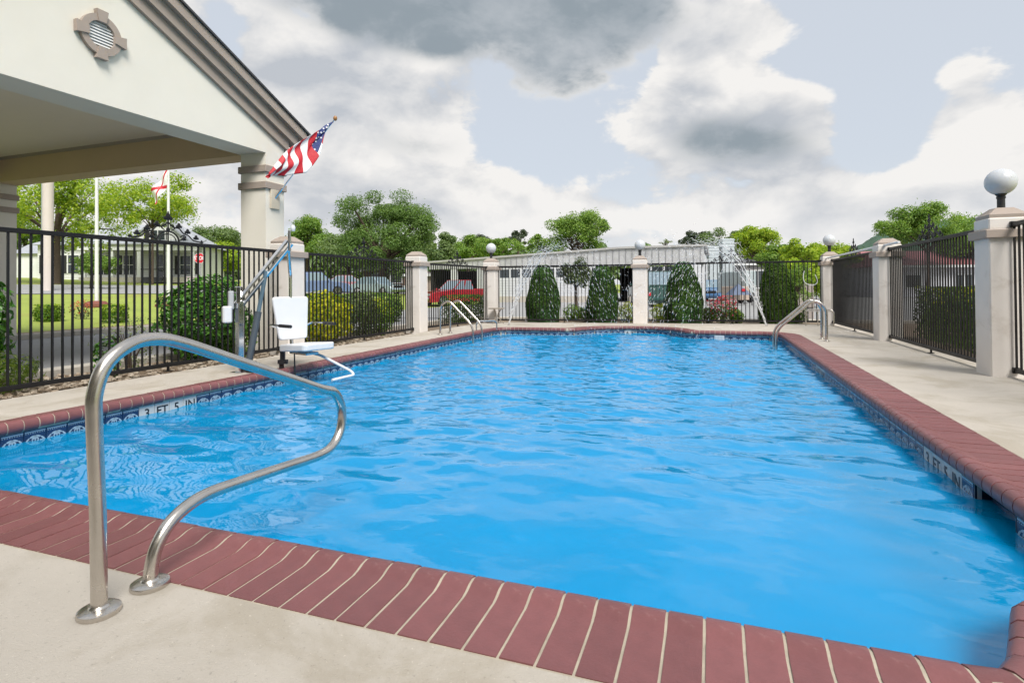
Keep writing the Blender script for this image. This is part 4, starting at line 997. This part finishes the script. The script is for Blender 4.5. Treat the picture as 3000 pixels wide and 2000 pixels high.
T_(1735, 557, 72, 52, 46, 'lime', 5200, (.38, .23), label='yellow green tree right of the cooling tower', clumps=36, trunk=.3, seed=19, low=-.9)
for i, (u, v, d, ru, rv, k, lab) in enumerate(((1790, 592, 42, 55, 30, 'mid', 'bushy green tree behind the right cone shrub'), (1850, 585, 38, 55, 34, 'lime', 'bright green tree left of the back right lamp'), (1915, 590, 40, 50, 34, 'lime', 'bright green tree behind the back right lamp'), (1860, 640, 26, 60, 42, 'lime', 'bright bush behind the rescue hook'), (1960, 600, 55, 45, 24, 'mid', 'low green tree right of the back right lamp'))):
    T_(u, v, d, ru, rv, k, 4200, (.26 * d / 42, .16 * d / 42), label=lab, clumps=36, trunk=.15, seed=20 + i, low=-.98, zb=-.09)
T_(2130, 525, 44, 92, 62, 'mid', 9000, (.25, .15), label='broad tree rising behind the right fence', clumps=64, trunk=.13, seed=30, low=-.8, spread=.24, zb=-.09)
T_(2230, 560, 48, 60, 40, 'mid', 4000, (.28, .17), label='lower tree behind the nearest lamp pillar', clumps=32, trunk=.25, seed=31, low=-.95, zb=-.09)
for i, (u, v, d, ru, rv, k, lab) in enumerate(((210, 660, 24, 26, 22, 'mid', 'young tree on the lawn between the flagpoles'),)):
    T_(u, 610, d + 12, 48, 28, k, 2200, (.2, .12), label='low green tree before the house porch', clumps=26, trunk=.10, seed=40, low=-.8)
tree('photinia_tree', 'small photinia tree with reddish tips behind the back fence', (-3.98, 17.0, -.04), (.46, .46, .46, 1.42), 'dusty', 4200, (.085, .045), 30, .045, 50, None, .8, -.8, 'small tree', .34, 10)
tree('crape_myrtle', 'slender leafy tree behind the back fence right of the cone shrub', (2.2, 17.3, -.04), (.42, .42, .50, 1.15), 'mid', 900, (.09, .05), 20, .04, 51, None, .8, -.9, 'small tree', .34, 10)
def far_wood():
    rr = np.random.default_rng(77); P = []
    for (u0, u1, d, v0, v1) in ((400, 1000, 110, 560, 640), (1000, 1500, 120, 572, 640), (1500, 2400, 110, 585, 650), (-60, 420, 100, 560, 640)):
        n = 6500; u = rr.uniform(u0, u1, n); dd = d + rr.normal(0, 4, n)
        top = v0 + 9 * np.sin(u * .045) + 6 * np.sin(u * .13 + 1); v = top + (v1 - top) * rr.random(n) ** 1.3
        for a, b, c in zip(u, v, dd): P.append(tuple(at(a, b, c)))
    P = np.array(P); t = thing('distant_wood', 'mass of distant trees along the horizon', 'woods', (0, 100, 0), None, 'stuff')
    add_leaves('leaf_mass', P, unit(rr, len(P)) + [0, -.3, .5], 1.3, .8, LM['far'], t, rr)
far_wood()
def make_hill():
    M_hill = mat('wooded_hill', (.045, .10, .06), .95, var=.3, scale=.05, bump=1., bscale=.12, detail=8)
    vs = []; nx, ny = 70, 14
    for j in range(ny):
        for i in range(nx):
            u = 1850 + i * 10; d = 520 + j * 22; q = math.sin(math.pi * min(1, j / (ny - 1)) * .5)
            up_ = max(0, min(140, 85 + (u - 1955) * .61)) + max(0, min(200, u - 2045)) * .1; ht = 660 - up_ * q + 2.2 * math.sin(u * .21 + j) + 1.5 * math.sin(u * .5 + 2 * j)
            vs.append(tuple(at(u, ht, d)))
    fs = [(j * nx + i, j * nx + i + 1, (j + 1) * nx + i + 1, (j + 1) * nx + i) for j in range(ny - 1) for i in range(nx - 1)]
    tag(MB().add(vs, fs).build('hill', M_hill, smooth='all'), kind='structure')
make_hill()
def make_stones():
    rr = np.random.default_rng(5); mb = MB()
    for i in range(1900):
        x, y = -6.17 - 1.35 * rr.random(), 2.4 + 9.5 * rr.random() ** 1.5; s = .022 + .03 * rr.random(); a = rr.random() * 3.14; ca, sa = math.cos(a), math.sin(a)
        V = [(s, 0, 0), (0, s * .7, 0), (-s * .9, 0, 0), (0, -s * .75, 0), (s * .4, s * .4, s * .3), (-s * .4, s * .3, s * .35), (-s * .3, -s * .4, s * .3), (s * .4, -s * .35, s * .35)]
        z = -.045 + .015 * rr.random(); mb.add([(x + p * ca - q * sa, y + p * sa + q * ca, z + r_ * 1.3) for p, q, r_ in V], [(0, 1, 4), (1, 5, 4), (1, 2, 5), (2, 6, 5), (2, 3, 6), (3, 7, 6), (3, 0, 7), (0, 4, 7), (4, 5, 6, 7)])
    m = bpy.data.materials.new('river_stone'); m.use_nodes = True; g = G(m.node_tree); b = m.node_tree.nodes['Principled BSDF']
    ri = g.n('ShaderNodeNewGeometry').outputs['Random Per Island']; g.set(b.inputs['Base Color'], g.mix(ri, c4((.20, .14, .09)), c4((.62, .53, .42)))); b.inputs['Roughness'].default_value = .75
    o = mb.build('river_stones', m); tag(o, 'tan river stones spread under the left fence', 'stones', kind='stuff')
make_stones()

# ================================================================== BUILDINGS, STREET THINGS, CARS
def local(root, name, mb, m, parent=None, smooth=False):
    """mesh given in the root's own frame"""
    o = bpy.data.objects.new(name, mb.mesh(name, m, smooth)); C.objects.link(o); o.parent = parent or root; return o
def make_garage():
    a, b = at(985, 650, 42), at(1618, 650, 35.2); a.z = b.z = 0; d = (b - a); L = d.length; rz = math.atan2(d.y, d.x)
    t = thing('garage_building', 'long low white metal garage with dark bays and ribbed fascia', 'building', (a.x, a.y, -.06)); t.rotation_euler.z = rz
    # local frame: x along the front (left to right), y to the back, z up
    M_fa = mat('metal_fascia', (.50, .50, .51), .55, .2, var=.10, scale=2, stain=((.30, .30, .31), 1.2, .5, .6)); M_gw = mat('garage_white', (.60, .61, .63), .6, var=.04, scale=2)
    zt = lambda x: 2.90 + .64 * min(1, x / (L * .73)); zl = 2.43
    X = lambda u: (u - 985) / (1618 - 985) * L * (1.0) 
    mb = MB().prism([(0, zl), (L, zl), (L, zt(L)), (L * .73, zt(L)), (0, zt(0))], 'y', 0, .18); fa = local(t, 'fascia', mb, M_fa)
    n = 46
    for i in range(n):
        x = (i + .5) * L / n; local(t, 'fascia_rib', MB().box((x, -.018, (zl + zt(x)) / 2 - .03), (.045, .03, zt(x) - zl - .1)), mat('fascia_joint', (.30, .30, .31), .6, .2, var=.1), fa)
    local(t, 'roof', MB().prism([(-.15, zt(0) + .003), (L * .73, zt(L) + .003), (L + .15, zt(L) + .003), (L + .15, zt(L) + .13), (L * .73, zt(L) + .13), (-.15, zt(0) + .13)], 'y', -.12, 12), mat('roof_edge', (.44, .43, .42), .6, .2, var=.05))
    xs = X
    # left open bays, white middle wall with a window strip, dark bay, right wall
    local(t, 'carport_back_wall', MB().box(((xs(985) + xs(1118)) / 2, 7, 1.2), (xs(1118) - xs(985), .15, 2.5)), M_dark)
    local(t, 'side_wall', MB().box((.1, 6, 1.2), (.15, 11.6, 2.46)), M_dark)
    for u0, u1 in ((1042, 1060), (1112, 1140)): local(t, 'post', MB().box(((xs(u0) + xs(u1)) / 2, .12, 1.2), (xs(u1) - xs(u0), .2, 2.46)), M_gw)
    def wall(u0, u1, z0, z1, nm='wall_panel', m=M_gw, y=.10): return local(t, nm, MB().box(((xs(u0) + xs(u1)) / 2, y, (z0 + z1) / 2), (xs(u1) - xs(u0), .16, z1 - z0)), m)
    wall(1140, 1412, .0, .42, 'wall_base', mat('wall_base_tan', (.48, .44, .38), .8, var=.05), .08)
    w = wall(1140, 1412, .42, 1.72)
    for i in range(6): local(t, 'wall_groove', MB().box(((xs(1140) + xs(1412)) / 2, .016, .62 + i * .18), (xs(1412) - xs(1140) - .1, .006, .012)), mat('groove_grey', (.40, .41, .43), .7, var=.05), w)
    wall(1140, 1412, 2.32, 2.46, 'window_head')
    for i in range(10):
        u0 = 1143 + i * 27; wn = wall(u0, u0 + 23, 1.72, 2.32, 'window', M_glass, .13)
        wall(u0 + 23, u0 + 27, 1.72, 2.32, 'mullion', M_gw, .09)
    wall(1412, 1420, .0, 2.46, 'post'); wall(1480, 1488, 0, 2.46, 'post')
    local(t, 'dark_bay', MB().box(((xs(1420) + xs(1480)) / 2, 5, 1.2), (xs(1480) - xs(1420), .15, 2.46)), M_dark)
    wall(1488, 1592, .42, 1.72); wall(1488, 1592, 0, .42, 'wall_base', mat('wall_base_tan', (.48, .44, .38)), .08)
    for i in range(4): u0 = 1490 + i * 25; wall(u0, u0 + 21, 1.72, 2.32, 'window', M_glass, .13); wall(u0 + 21, u0 + 25, 1.72, 2.32, 'mullion', M_gw, .09)
    wall(1592, 1612, 0, 2.46, 'corner_panel'); wall(1140, 1612, 2.40, 2.46, 'lintel')
    local(t, 'end_wall', MB().box((L - .1, 6, 1.6), (.15, 11.6, 3.2)), M_gw)
    for k, (u, hh, w_) in enumerate(((1635, 1.25, .9), (1668, 1.75, 1.0))):
        p = at(u, 560, 47); c = thing('rooftop_cooler', ['short', 'tall'][k] + ' pale ribbed cooling tower right of the garage roof', 'cooling tower', (p.x, p.y, -.06)); M_cl = mat('cooler_blue_grey', (.50, .55, .58), .5, .3, var=.06, scale=3)
        zt_ = [4.35, 4.95][k]
        bd = MB().box((p.x, p.y, zt_ / 2 - .06), (w_, w_, zt_), YAW, bev=.04).build('tower_body', M_cl, c)
        for i in range(4): MB().box((p.x, p.y, zt_ - .15 - i * .28), (w_ + .06, w_ + .06, .06), YAW, bev=.01).build('tower_rib', M_cl, bd)
make_garage()
def block(name, label, u0, u1, dep, z1, m_w, m_r, roof_h=.6, depth=8, over=.5, wins=(), door=None, z0=None, awn=None, rot=0., hip=1.2):
    a, b = at(u0, 650, dep), at(u1, 650, dep); zb = hgt((a.x + b.x) / 2, (a.y + b.y) / 2) if z0 is None else z0; W_ = (b - a).length
    t = thing(name, label, 'building', ((a.x + b.x) / 2, (a.y + b.y) / 2, zb)); t.rotation_euler.z = YAW + rot
    local(t, 'wall', MB().box((0, depth / 2, z1 / 2), (W_, depth, z1)), m_w)
    P = [(-W_ / 2 - over, -over, z1 + .002), (W_ / 2 + over, -over, z1 + .002), (W_ / 2 + over, depth + over, z1 + .002), (-W_ / 2 - over, depth + over, z1 + .002), (-W_ / 2 + hip, depth / 2, z1 + roof_h), (W_ / 2 - hip, depth / 2, z1 + roof_h)]
    local(t, 'roof', MB().add(P, [(3, 2, 1, 0), (0, 1, 5, 4), (1, 2, 5), (2, 3, 4, 5), (3, 0, 4)]), m_r)
    local(t, 'eave_board', MB().box((0, -over - .02, z1 - .05), (W_ + 2 * over, .05, .2)), M_wpaint)
    for (x, z, w, h) in wins:
        f = local(t, 'window', MB().box((x * W_, -.03, z), (w, .06, h)), M_glass); local(t, 'frame', MB().box((x * W_, -.02, z + h / 2 + .04), (w + .16, .10, .08)).box((x * W_, -.02, z - h / 2 - .04), (w + .16, .10, .08)).box((x * W_ - w / 2 - .04, -.02, z), (.08, .10, h)).box((x * W_ + w / 2 + .04, -.02, z), (.08, .10, h)).box((x * W_, -.05, z), (.05, .05, h)), M_wpaint, f)
    if awn: local(t, 'awning', MB().prism([(-.02, 2.7), (-1.6, 2.0), (-1.6, 1.85), (-.02, 2.0)], 'x', awn[0] * W_, awn[1] * W_), mat('awning_black', (.025, .025, .03), .7, var=.1))
    return t
block('red_roof_shop', 'white shop with red metal roof behind the right fence', 2040, 2330, 46, 2.55, mat('shop_white', (.66, .66, .70), .7, var=.04), mat('red_metal_roof', (.34, .13, .14), .5, .2, var=.1, scale=3), 1.5, 9, .6, [(-.3, 1.3, 1.2, 1.0), (.1, 1.3, 1.2, 1.0), (.38, 1.2, 1.0, 1.4)], z0=-.06, hip=.2)
block('grey_shop', 'grey shop with dark awning right of the garage', 1648, 1790, 50, 3.0, mat('shop_grey', (.42, .40, .39), .8, var=.08), M_shingle, .6, 8, .3, [(.15, 1.6, 1.2, 1.5), (-.05, 1.5, 1.1, 1.6), (.38, 1.6, 1.0, 1.2)], z0=-.06, awn=(-.5, -.1))
block('brown_cottage', 'low cottage with pale grey roof behind the silver car', 835, 935, 62, 2.2, mat('cottage_brown', (.20, .14, .10), .8, var=.1), mat('pale_roof', (.42, .42, .42), .7, var=.05), 1.5, 7, .5, [(-.2, 1.2, 1.2, 1.0), (.25, 1.2, 1.2, 1.0)])
block('pink_outbuilding', 'low pinkish outbuilding left of the second plain pillar', 935, 990, 46, 2.1, mat('outbuilding_tan', (.48, .38, .33), .8, var=.06), mat('outbuilding_roof', (.30, .27, .26), .8, var=.08), .4, 6, .3, [(0, 1.2, 1.0, .9)], z0=.0)
def make_house():
    p = at(262, 650, 50); zb = hgt(p.x, p.y) - .1
    t = thing('white_house', 'white clapboard house with grey metal roof and columned porch', 'house', (p.x, p.y, zb)); t.rotation_euler.z = YAW + R(12); t.scale = (1.06, 1, 1.16)
    M_cl = mat('clapboard_white', (.70, .71, .70), .65, var=.03, scale=3); M_rf = mat('grey_metal_roof', (.44, .46, .49), .5, .3, var=.05, scale=2)
    x0, x1 = -6.6, 6.2; w = local(t, 'wall', MB().box(((x0 + x1) / 2, 5.6, 1.5), (x1 - x0, 7.2, 3.0)), M_cl)
    for i in range(14): local(t, 'clapboard', MB().box(((x0 + x1) / 2, 1.992, .3 + i * .19), (x1 - x0, .02, .012)), mat('clapboard_shadow', (.5, .51, .51), .7), w)  # thin darker strips paint the shadow line under each board
    local(t, 'roof', MB().add([(x0 - .4, 1.5, 3.0), (x1 + .4, 1.5, 3.0), (x1 + .4, 9.7, 3.0), (x0 - .4, 9.7, 3.0), (x0 + 3.6, 5.6, 5.0), (x1 - 2.8, 5.6, 5.0)], [(3, 2, 1, 0), (0, 1, 5, 4), (1, 2, 5), (2, 3, 4, 5), (3, 0, 4)]), M_rf)
    # front gable
    gx = 2.9; g_ = local(t, 'gable', MB().prism([(gx - 2.3, 3.0), (gx + 2.3, 3.0), (gx + 2.3, 3.3), (gx, 5.3), (gx - 2.3, 3.3)], 'y', 1.7, 5.5), M_cl)
    for s in (-1, 1): local(t, 'gable_roof', MB().prism([(gx, 5.33), (gx + s * 2.75, 2.95), (gx + s * 2.75, 3.10), (gx, 5.48)], 'y', 1.4, 5.6), M_rf, g_)
    wn = local(t, 'window', MB().box((gx - .15, 1.66, 3.75), (1.1, .06, .95)), M_glass, g_)
    for dx in (-.62, -.02, .58): local(t, 'window_frame', MB().box((gx - .13 + dx, 1.63, 3.75), (.07, .06, 1.0)), M_wpaint, g_)
    for dx in (-.95, .68): local(t, 'shutter', MB().box((gx - .10 + dx, 1.65, 3.75), (.38, .05, .98)), M_black, g_)
    # porch
    px0, px1 = -2.6, 6.3; pf = local(t, 'porch_floor', MB().box(((px0 + px1) / 2, 1.0, .22), (px1 - px0, 2.1, .44)), M_conc)
    local(t, 'porch_fascia', MB().box(((px0 + px1) / 2, .0, 2.78), (px1 - px0 + .3, .14, .52)), M_wpaint)
    local(t, 'porch_roof', MB().prism([(-.25, 3.042), (1.99, 3.55), (1.99, 3.45), (-.25, 2.95)], 'x', px0 - .3, px1 + .3), M_rf)
    for i in range(5): local(t, 'porch_column', MB().box((px0 + .3 + i * (px1 - px0 - .6) / 4, .15, 1.48), (.28, .28, 2.1)), M_wpaint)
    for (x, ww, z, h) in ((-1.6, .9, 1.45, 1.5), (.4, .9, 1.45, 1.5), (3.1, 1.0, 1.30, 2.0), (4.9, .9, 1.45, 1.5), (-5.6, .8, 1.5, 1.4), (-3.9, .8, 1.5, 1.4)):
        f = local(t, 'window' if ww < 1 else 'door', MB().box((x, 1.97, z), (ww, .05, h)), M_glass)
        local(t, 'trim', MB().box((x, 1.96, z), (.05, .07, h)).box((x, 1.96, z), (ww, .07, .05)).box((x - ww / 2 - .05, 1.96, z), (.1, .07, h)).box((x + ww / 2 + .05, 1.96, z), (.1, .07, h)).box((x, 1.96, z + h / 2 + .05), (ww + .2, .07, .1)), M_wpaint, f)
        if ww < 1:
            for s in (-1, 1): local(t, 'shutter', MB().box((x + s * (ww / 2 + .28), 1.96, z), (.34, .05, h)), M_black, f)
    local(t, 'porch_rail', MB().box(((px0 + px1) / 2, .05, 1.05), (px1 - px0, .06, .06)), M_black)
    for i in range(3): local(t, 'porch_step', MB().box((3.1, -.2 - i * .3, .36 - i * .14), (1.5, .3, .14)), mat('step_dark', (.08, .08, .09), .8))
    local(t, 'side_wing', MB().box((x0 - 1.2, 6, 1.2), (2.4, 5, 2.4)), M_cl); local(t, 'wing_roof', MB().prism([(3.2, 2.40), (9, 2.40), (6, 3.3)], 'x', x0 - 2.7, x0 + .1), M_rf)
make_house()
def make_stop():
    p = at(458, 593, 41); g0 = hgt(p.x, p.y); t = thing('stop_sign', 'red octagonal stop sign on a metal post by the street', 'road sign', (p.x, p.y, g0))
    t.rotation_euler.z = YAW + R(10); hz = p.z - g0
    M_sr = mat('sign_red', (.55, .02, .03), .4, var=.03)
    o8 = lambda r: [(r * math.cos(R(22.5 + 45 * i)), hz + r * math.sin(R(22.5 + 45 * i))) for i in range(8)]
    local(t, 'border', MB().prism(o8(.40), 'y', -.012, .0), M_wpaint); fc = local(t, 'sign_face', MB().prism(o8(.375), 'y', -.016, -.0125), M_sr)
    me = text_mesh('STOP', .33, M_wpaint, .001, .03); o = bpy.data.objects.new('lettering', me); C.objects.link(o); o.parent = fc
    o.matrix_basis = Matrix(((.9, 0, 0, 0), (0, 0, -1, -.018), (0, 1.1, 0, hz), (0, 0, 0, 1))); tag(o, 'white lettering STOP')
    local(t, 'post', MB().box((0, .03, hz / 2), (.07, .05, hz)), mat('post_grey', (.42, .43, .43), .5, .5, var=.05))
make_stop()
def make_sign_pole():
    x, y, z = gl(110, 32); t = thing('sign_pole', 'thick pale steel sign pole rising from the lawn', 'pole', (x, y, z))
    MB().lathe([(.30, -.1), (.27, .3), (.26, 14)], (x, y, z), 20).build('shaft', mat('pole_cream', (.58, .52, .48), .6, var=.05, scale=1.2, stain=((.42, .26, .18), .9, .60, .6)), t, True)
    MB().box((x - .32, y - .02, z + 5), (.16, .2, 10), YAW).build('conduit', mat('conduit_green', (.30, .36, .32), .5, .2, var=.08), t)
make_sign_pole()
def make_mailbox():
    x, y, z = gl(440, 40); t = thing('utility_cabinet', 'small pale utility cabinet left of the stop sign post', 'cabinet', (x, y, z))
    MB().box((x, y, z + .45), (.6, .4, .9), YAW, bev=.04).build('cabinet_body', mat('cabinet_pink', (.55, .46, .44), .6, var=.05), t); MB().box((x, y, z + .92), (.66, .46, .06), YAW, bev=.02).build('lid', mat('cabinet_pink', (.55, .46, .44)), t)
make_mailbox()
def car(label, u, dep, heading, col, L=4.5, Wd=1.75, H=1.42, kind='sedan', cat='car', name='parked_car', z=None, glass=None):
    """heading: angle of the car's nose from +X"""
    p = at(u, 650, dep); zz = hgt(p.x, p.y) + .05 if z is None else z
    t = thing(name, label, cat, (p.x, p.y, zz), 'parked vehicles'); t.rotation_euler.z = heading
    M_b = mat('car_paint_' + '_'.join('%02d' % int(c * 99) for c in col), col, .25, .1, var=.02, coat=.8); hl = L / 2; hw = Wd / 2; gnd = .20
    zb = H * .60
    if kind == 'pickup': roof = [(hl * .32, zb), (hl * .05, H), (-hl * .22, H), (-hl * .30, zb)]; bed = zb
    elif kind == 'suv': roof = [(hl * .42, zb), (hl * .12, H), (-hl * .88, H), (-hl * .97, zb)]
    else: roof = [(hl * .42, zb), (hl * .10, H), (-hl * .42, H), (-hl * .78, zb)]
    arch = lambda cx: [(cx + .36 * math.cos(a), gnd + .12 + .36 * math.sin(a) - .10) for a in np.linspace(0, math.pi, 7)]
    fx_, rx_ = hl * .62, -hl * .60
    prof = [(hl * .97, gnd), ] + [q for q in arch(fx_)] + [q for q in arch(rx_)] + [(-hl * .97, gnd), (-hl, gnd + .22), (-hl * .985, zb - .05), (-hl * .93, zb), (hl * .42, zb), (hl * .80, zb - .09), (hl * .96, zb - .20), (hl, gnd + .25)]
    b = MB(); n = len(prof)
    secs = [(-hw + .0, .93), (-hw + .05, 1.0), (hw - .05, 1.0), (hw - .0, .93)]
    vs = [(x * (1 if s == 1 else .985), y, gnd + (zq - gnd) * (1 if s == 1 else .97)) for y, s in secs for x, zq in prof]
    fs = [tuple(range(n)), tuple(range(4 * n - 1, 3 * n - 1, -1))] + [(k * n + i, k * n + (i + 1) % n, (k + 1) * n + (i + 1) % n, (k + 1) * n + i) for k in range(3) for i in range(n)]
    local(t, 'body', b.add(vs, fs), M_b)
    ti = .16; rf = [(x, H if zq == H else zb - .01) for x, zq in roof]
    cab = MB(); V = []
    for s in (-1, 1): V += [(x, s * (hw - (ti if zq > zb else .06)), zq) for x, zq in rf]
    cab.add(V, [(0, 1, 2, 3), (7, 6, 5, 4), (0, 4, 5, 1), (1, 5, 6, 2), (2, 6, 7, 3), (3, 7, 4, 0)]); c_ = local(t, 'cabin', cab, M_b)
    def quad(name, P, m, par): 
        mb = MB(); a, b2, c2, d2 = [Vector(q) for q in P]; nn = (b2 - a).cross(d2 - a).normalized(); cen = (a + b2 + c2 + d2) / 4
        P2 = [cen + (q - cen) * .86 for q in (a, b2, c2, d2)]; mb.add([q + nn * .012 for q in P2] + [q - nn * .02 for q in P2], [(0, 1, 2, 3), (7, 6, 5, 4)] + [(i, (i + 1) % 4, 4 + (i + 1) % 4, 4 + i) for i in range(4)]); return local(t, name, mb, m, par)
    GL = M_glass if glass is None else glass
    A, B = V[:4], V[4:]
    quad('windscreen', (A[0], B[0], B[1], A[1]), GL, c_); quad('rear_window', (A[3], A[2], B[2], B[3]), GL, c_)
    for S, sg in ((A, 1), (B, -1)):
        m0 = Vector(S[0]).lerp(Vector(S[3]), .48); m1 = Vector(S[1]).lerp(Vector(S[2]), .42)
        for q in (((S[0]), m0, m1, S[1]), (m0, S[3], S[2], m1)): quad('side_window', q if sg == -1 else (q[1], q[0], q[3], q[2]), GL, c_)
    for x in (fx_, rx_):
        for s in (-1, 1):
            M = Matrix.Translation((x, s * (hw - .10), .32)) @ Matrix.Rotation(math.pi / 2, 4, 'X')
            w_ = local(t, 'wheel', MB().lathe([(.20, -.10), (.31, -.10), (.33, -.06), (.33, .06), (.31, .10), (.20, .10)], n=18).xf(M), M_tyre)
            local(t, 'rim', MB().lathe([(.19, -.105), (.20, -.09), (.20, .09), (.19, .105)], n=14).xf(M), M_chrome, w_)
    local(t, 'bumper', MB().box((hl + .03, 0, gnd + .20), (.12, Wd * .96, .17), bev=.04), M_chrome if kind == 'pickup' else M_b); local(t, 'bumper', MB().box((-hl - .02, 0, gnd + .20), (.10, Wd * .96, .17), bev=.04), M_chrome if kind == 'pickup' else M_b)
    local(t, 'grille', MB().box((hl * .985, 0, gnd + .42), (.06, Wd * .55, .17)), M_black)
    for s in (-1, 1):
        local(t, 'headlight', MB().box((hl * .975, s * hw * .76, gnd + .43), (.07, .28, .14), bev=.02), M_globe); local(t, 'taillight', MB().box((-hl * .99, s * hw * .78, gnd + .45), (.06, .2, .16)), M_red)
        local(t, 'mirror', MB().box((hl * .34, s * (hw + .06), zb + .06), (.10, .14, .10), bev=.02), M_b)
    if kind == 'pickup': local(t, 'bed_rim', MB().box((-hl * .63, hw - .06, zb + .03), (hl * .62, .08, .08)).box((-hl * .63, -hw + .06, zb + .03), (hl * .62, .08, .08)), M_b)
    if kind == 'suv': local(t, 'roof_rack', MB().box((-hl * .3, hw * .62, H + .05), (hl * .9, .04, .04)).box((-hl * .3, -hw * .62, H + .05), (hl * .9, .04, .04)).box((0, 0, H + .05), (.04, hw * 1.24, .03)).box((-hl * .6, 0, H + .05), (.04, hw * 1.24, .03)), M_black)
    return t
GSKY = mat('sky_glass', (.20, .27, .32), .1, var=.05, spec=.8)
car('red pickup truck parked in the carport bay', 1048, 34, R(-120), (.42, .02, .03), 4.9, 1.8, 1.50, 'pickup', 'pickup truck', 'pickup_truck', glass=GSKY)
car('blue and white wagon parked behind the second left fence panel', 730, 40, R(35), (.16, .22, .40), 4.5, 1.75, 1.60, 'suv', 'car', 'station_wagon', glass=GSKY)
car('pale red sedan parked between the wagon and the silver car', 802, 47, R(35), (.45, .22, .24), 4.5, 1.75, 1.42, glass=GSKY)
car('silver blue sedan parked beside the hedge', 866, 45, R(-10), (.36, .45, .50), 4.5, 1.72, 1.40, glass=GSKY)
car('dark green off road car parked left of the third cone shrub', 1497, 30, R(110), (.02, .07, .06), 4.2, 1.75, 1.80, 'suv', 'car', 'green_wagon', z=-.05, glass=GSKY)
car('small blue car parked in front of the grey shop', 1640, 40, R(-100), (.06, .16, .34), 4.2, 1.7, 1.45, z=-.05, glass=GSKY)
def make_truck():
    p = at(1722, 650, 33); t = thing('box_trailer', 'pale teal and tan box trailer behind the right fountain', 'trailer', (p.x, p.y, -.05)); t.rotation_euler.z = YAW + R(8)
    local(t, 'trailer_box', MB().box((0, 1.5, 1.25), (.7, 3.2, 1.3), bev=.04), mat('trailer_teal', (.36, .42, .43), .5, var=.05)); local(t, 'side_panel', MB().box((-.65, .5, .6), (.6, 2.2, .8), bev=.03), mat('trailer_tan', (.42, .34, .28), .6, var=.05))
    for x in (-.3, .3):
        w_ = local(t, 'wheel', MB().lathe([(.2, -.1), (.3, -.1), (.33, 0), (.3, .1), (.2, .1)], n=16).xf(Matrix.Translation((x, .5, .33)) @ Matrix.Rotation(math.pi / 2, 4, 'Y')), M_tyre); local(t, 'rim', MB().lathe([(.12, -.105), (.2, 0), (.12, .105)], n=12).xf(Matrix.Translation((x, .5, .33)) @ Matrix.Rotation(math.pi / 2, 4, 'Y')), M_chrome, w_)
    local(t, 'step_bumper', MB().box((0, -.15, .5), (.66, .12, .14), bev=.02), M_black)
make_truck()
def make_parasol():
    p = at(1697, 650, 30); t = thing('blue_tent', 'small blue tent with a red patch behind the roses', 'tent', (p.x, p.y, -.05)); t.rotation_euler.z = YAW
    local(t, 'tent_cloth', MB().add([(-.55, -.5, .55), (.55, -.5, .55), (.55, .6, .55), (-.55, .6, .55), (0, .1, 1.15)], [(0, 1, 4), (1, 2, 4), (2, 3, 4), (3, 0, 4), (3, 2, 1, 0)]), mat('tent_blue', (.10, .13, .20), .7, var=.08)); local(t, 'red_patch', MB().prism([(.0, .74), (.22, .74), (.16, .88), (.02, .88)], 'y', -.38, -.30), M_red)
    for x, y in ((-.5, -.45), (.5, -.45), (.5, .55), (-.5, .55)): local(t, 'tent_leg', MB().box((x, y, .28), (.04, .04, .56)), M_black)
make_parasol()
def wood_fence():
    t = thing('wooden_fence', 'weathered wooden board fence behind the right cone shrub', 'fence', (3.4, 19.5, -.06)); M_wf = mat('weathered_wood', (.36, .31, .28), .85, var=.12, scale=4, rnd=.12)
    me = MB().box((0, 0, .55), (.135, .02, 1.10), bev=.004).mesh('board', M_wf)
    for i in range(9): inst('board', me, t, Matrix.Translation((1.75 + i * .145, 19.5 + i * .01, -.06 + random.uniform(-.01, .01))))
    MB().box((2.33, 19.54, .35), (1.3, .03, .08)).box((2.33, 19.54, .80), (1.3, .03, .08)).build('fence_rail', M_wf, t)
wood_fence()
def make_shade_wing():
    """unseen motel wing added behind the camera to shade the near deck; it also darkens the sky there and shows in the steel and the water"""
    t = thing('added_shade_wing', 'added cream motel wing out of view that shades the near deck', 'building', (-2, -6.5, 0))
    MB().box((-2, -7.9, 3.1), (26, 6, 6.3)).build('wall', mat('shade_wing_cream', (.50, .45, .38), .85, var=.05), t)
    MB().prism([(-11.7, 6.26), (-3.9, 6.26), (-3.9, 6.45), (-7.8, 8.6), (-11.7, 6.45)], 'x', -16, 12).build('roof', M_shingle, t)
    MB().box((-2, -4.3, 3.05), (26, 1.2, .2)).build('walkway_slab', M_conc, t)
    for i in range(6):
        x = -12 + i * 4; MB().box((x, -4.88, 1.05), (1.0, .06, 2.1)).build('door', M_taupe, t); MB().box((x + 1.7, -4.88, 1.3), (1.5, .06, 1.3)).build('window', M_glass, t)
make_shade_wing()
